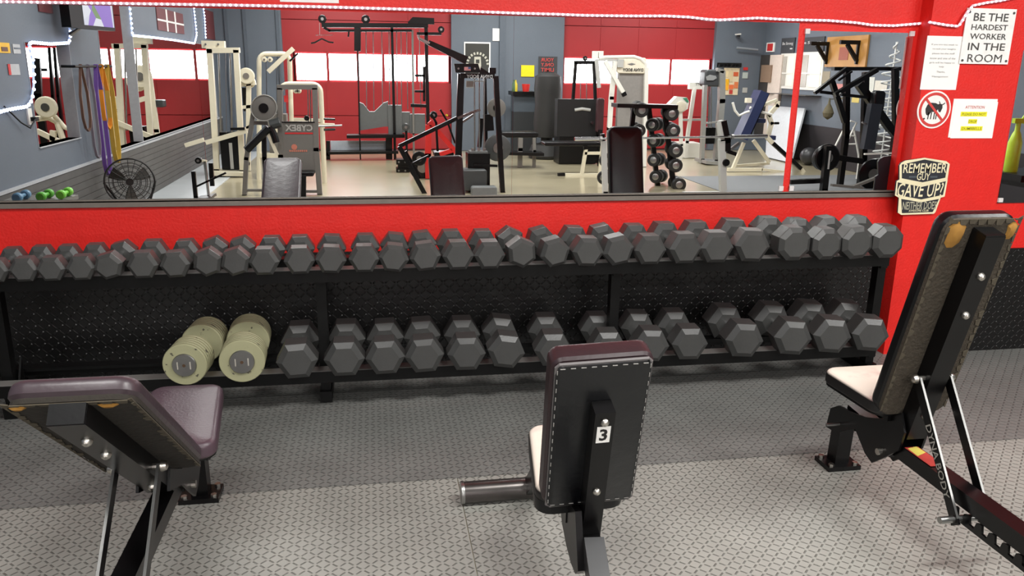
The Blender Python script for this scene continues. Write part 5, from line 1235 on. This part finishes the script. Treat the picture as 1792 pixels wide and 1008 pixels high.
# rail with hanging bands
ra, rb2 = lw(108, 116), lw(176, 113)
t = thing('band_rail', 'black wall rail holding the hanging exercise bands', 'rail', (LX, (ra.y+rb2.y)/2, ra.z))
MB().tube([V((LX+.10, ra.y, ra.z)), V((LX+.10, rb2.y, ra.z))], .012).build('rail', BLK, t)
for yy in (ra.y, rb2.y): MB().tube([V((LX, yy, ra.z)), V((LX+.10, yy, ra.z))], .012).build('bracket', BLK, t)
for label, px, zb_, col, wd in (('brown hanging exercise band, leftmost on the rail', 120, 232, (104, 76, 62), .022), ('grey hanging exercise band left of the purple one', 133, 282, (120, 112, 122), .022), ('purple hanging exercise band reaching lowest on the rail', 148, 314, (108, 74, 150), .035), ('orange hanging exercise band looped short on the rail', 158, 228, (226, 140, 30), .035), ('yellow hanging exercise band at the right end of the rail', 168, 290, (196, 160, 62), .04)):
    p_ = lw(px, 115); zb2 = lw(px+6, zb_).z; X0 = LX+.10; w_ = .085 if zb_ > 240 else .10
    t = thing('exercise_band', label, 'exercise band', (X0, p_.y, ra.z), 'exercise bands on the rail')
    mb = MB(); z0 = ra.z+.016
    prof = [(-.012, z0-.02), (-.006, z0-.003), (.006, z0), (.014, z0-.02), (w_, z0-.25), (w_, zb2+.12), (w_*.6, zb2+.03), (0, zb2), (-w_*.6, zb2+.03), (-w_, zb2+.12), (-w_, z0-.25)]
    rings = [[V((X0-wd/2, p_.y-dy_, z_)), V((X0+wd/2, p_.y-dy_, z_)), V((X0+wd/2, p_.y-dy_*.86, z_+(.004 if k in (1, 2, 3) else .006 if k > 6 and k < 9 else 0))), V((X0-wd/2, p_.y-dy_*.86, z_+(.004 if k in (1, 2, 3) else .006 if k > 6 and k < 9 else 0)))] for k, (dy_, z_) in enumerate(prof)]
    mb.loft(rings, closed=True); mb.build('band', M('band_%d' % col[0], col, .5), t)
# floor fan
fc = A(228, 318, 8.15); fr_ = 40/ppm(228, 318, 8.15)
t = thing('floor_fan', 'dark round cage floor fan standing by the left wall', 'fan', (fc.x, fc.y, 0))
FAN = M('dark_fan_wire', (42, 40, 38), .4, .3)
ax = V((.25, 1, .12)).normalized(); _, s_, u_ = ortho(ax)
cg = MB()
for dd, rs in ((.06, (1, .82, .64, .46, .3)), (-.08, (1, .7, .4))):
    for f_ in rs: cg.tube([fc+ax*(dd*(1.15-f_*.8) if f_ < 1 else dd*.5)+(s_*math.cos(q*math.pi/16)+u_*math.sin(q*math.pi/16))*fr_*f_ for q in range(32)], .0035 if f_ < 1 else .008, 6, closed=True)
for q in range(20):
    a_ = q*math.pi/10; dr = s_*math.cos(a_)+u_*math.sin(a_); cg.tube([fc+ax*.06+dr*fr_*.15, fc+ax*.055+dr*fr_*.6, fc+ax*.03+dr*fr_], .003, 6)
cg.build('cage', FAN, t)
for q in range(3):
    a_ = .5+q*2*math.pi/3; pts_ = []
    for f_, w_ in ((.15, .10), (.5, .38), (.88, .30)): pts_.append((f_, w_))
    up_ = [fc+(s_*math.cos(a_-w_)+u_*math.sin(a_-w_))*fr_*f_+ax*.02 for f_, w_ in pts_]; dn_ = [fc+(s_*math.cos(a_+w_)+u_*math.sin(a_+w_))*fr_*f_-ax*.02 for f_, w_ in pts_]
    MB().prism(up_+dn_[::-1], ax*.004).build('blade', M('fan_blade', (96, 92, 86), .4, .5), t)
MB().cyl(fc-ax*.10, fc+ax*.05, fr_*.16, 20).build('motor', FAN, t)
MB().tube([fc-s_*fr_*1.02, V((fc.x-.1, fc.y-.02, fc.z-fr_*1.1)), V((fc.x-.16, fc.y, .015))], .011).build('leg', FAN, t); MB().tube([fc+s_*fr_*1.02, V((fc.x+.15, fc.y+.02, fc.z-fr_*1.1)), V((fc.x+.22, fc.y, .015))], .011).build('leg', FAN, t)
MB().tube([V((fc.x-.2, fc.y+.14, .012)), V((fc.x-.16, fc.y, .012)), V((fc.x+.22, fc.y, .012)), V((fc.x+.26, fc.y+.14, .012))], .011).build('base', FAN, t)
# small wall things
t = lwthing('sticker', 'yellow and orange sticker at the left edge of the mirror view', 'sticker', (-4, 74), (19, 93), M('yellow_sticker', (226, 176, 30), .5), .004); lwrect('dark_print', M('sticker_dark', (90, 50, 30), .5), (2, 82), (14, 90), .002, t, off=.0045)
t = lwthing('sticker', 'narrow white lined sticker beside the yellow sticker', 'sticker', (22, 77), (37, 94), M('pale_sticker', (176, 178, 180), .5), .004); lwrect('grey_line', GREY, (24, 83), (36, 86), .002, t, off=.0045)
t = lwthing('sticker', 'red and white sticker below the yellow sticker', 'sticker', (13, 112), (36, 131), M('pale_sticker', (176, 178, 180), .5), .004); lwrect('red_band', REDINK, (13, 112), (20, 131), .002, t, off=.0045)
t = lwthing('wall_outlet', 'white wall outlet with a plug below the stepped LED rope', 'outlet', (46, 190), (57, 217), WHITE, .012, 'plate'); lwrect('plug', BLK, (51, 205), (57, 211), .04, t, off=.0125)
a_ = lw(51, 208); c0 = lw(6, 186); tag(MB().tube([a_+V((.05, 0, 0)), a_+V((.05, .12, -.06)), lw(30, 214)+V((.03, 0, 0)), lw(14, 196)+V((.02, 0, 0)), c0+V((.01, 0, 0))], .006).build('power_cord', BLK, None, a_), 'thin dark power cord from the white outlet to the LED rope', 'cord')
for n, (p0, p1, lab) in enumerate((((272, 12), (322, 60), 'maroon grid poster with white lines above the long left wall mirror'), ((357, 16), (376, 70), 'dark maroon poster near the far left corner'), ((64, -8), (92, 24), 'small maroon poster at the top left above the squarish mirror'))):
    t = lwthing('poster', lab, 'poster', p0, p1, M('maroon_print', (96, 42, 46), .6), .01)
    a_, b_ = lw(*p0), lw(*p1); y0, y1, z0, z1 = min(a_.y, b_.y), max(a_.y, b_.y), min(a_.z, b_.z), max(a_.z, b_.z)
    if n == 0:
        for f_ in (.34, .66): MB().box((LX+.0105, y0+(y1-y0)*(f_-.025), z0), (LX+.012, y0+(y1-y0)*(f_+.025), z1)).build('white_line', PAPER, t)
        MB().box((LX+.0125, y0, z0+(z1-z0)*.42), (LX+.014, y1, z0+(z1-z0)*.5)).build('white_line', PAPER, t)
# bright hand weights on a low stand by the left wall
sA = A(20, 349, 6.1); sA.x = max(sA.x, LX+.30)
t = thing('low_stand', 'low grey stand by the left wall carrying bright hand weights', 'stand', (sA.x, sA.y, 0))
zs = A(20, 349, 6.1).z
MB().box((sA.x-.25, sA.y-.2, zs-.03), (sA.x+.16, sA.y+.2, zs)).build('top', MGREY, t)
for dx in (-.22, .12):
    for dy in (-.17, .15): MB().box((sA.x+dx-.015, sA.y+dy, .002), (sA.x+dx+.015, sA.y+dy+.03, zs-.03)).build('leg', MGREY, t)
for dx, dy, c_, lab in ((-.12, .05, (90, 130, 160), 'blue hand weight on the low stand at the left edge'), (.02, .02, (90, 170, 60), 'green hand weight on the low stand at the left edge'), (.12, -.06, (120, 200, 70), 'lime hand weight at the right end of the low stand')):
    c = V((sA.x+dx, sA.y+dy, zs+.0335)); t = thing('hand_weight', lab, 'hand weight', c-V((0, 0, .033)), 'bright hand weights'); mt = M('neon_%d' % c_[1], c_, .4)
    for sg in (-1, 1): MB().lathe(c+V((0, sg*.045, 0)), (0, sg, 0), [(.024, 0), (.032, .008), (.032, .04), (.024, .048)], 12).build('head', mt, t)
    MB().cyl(c-V((0, .05, 0)), c+V((0, .05, 0)), .014).build('handle', mt, t)
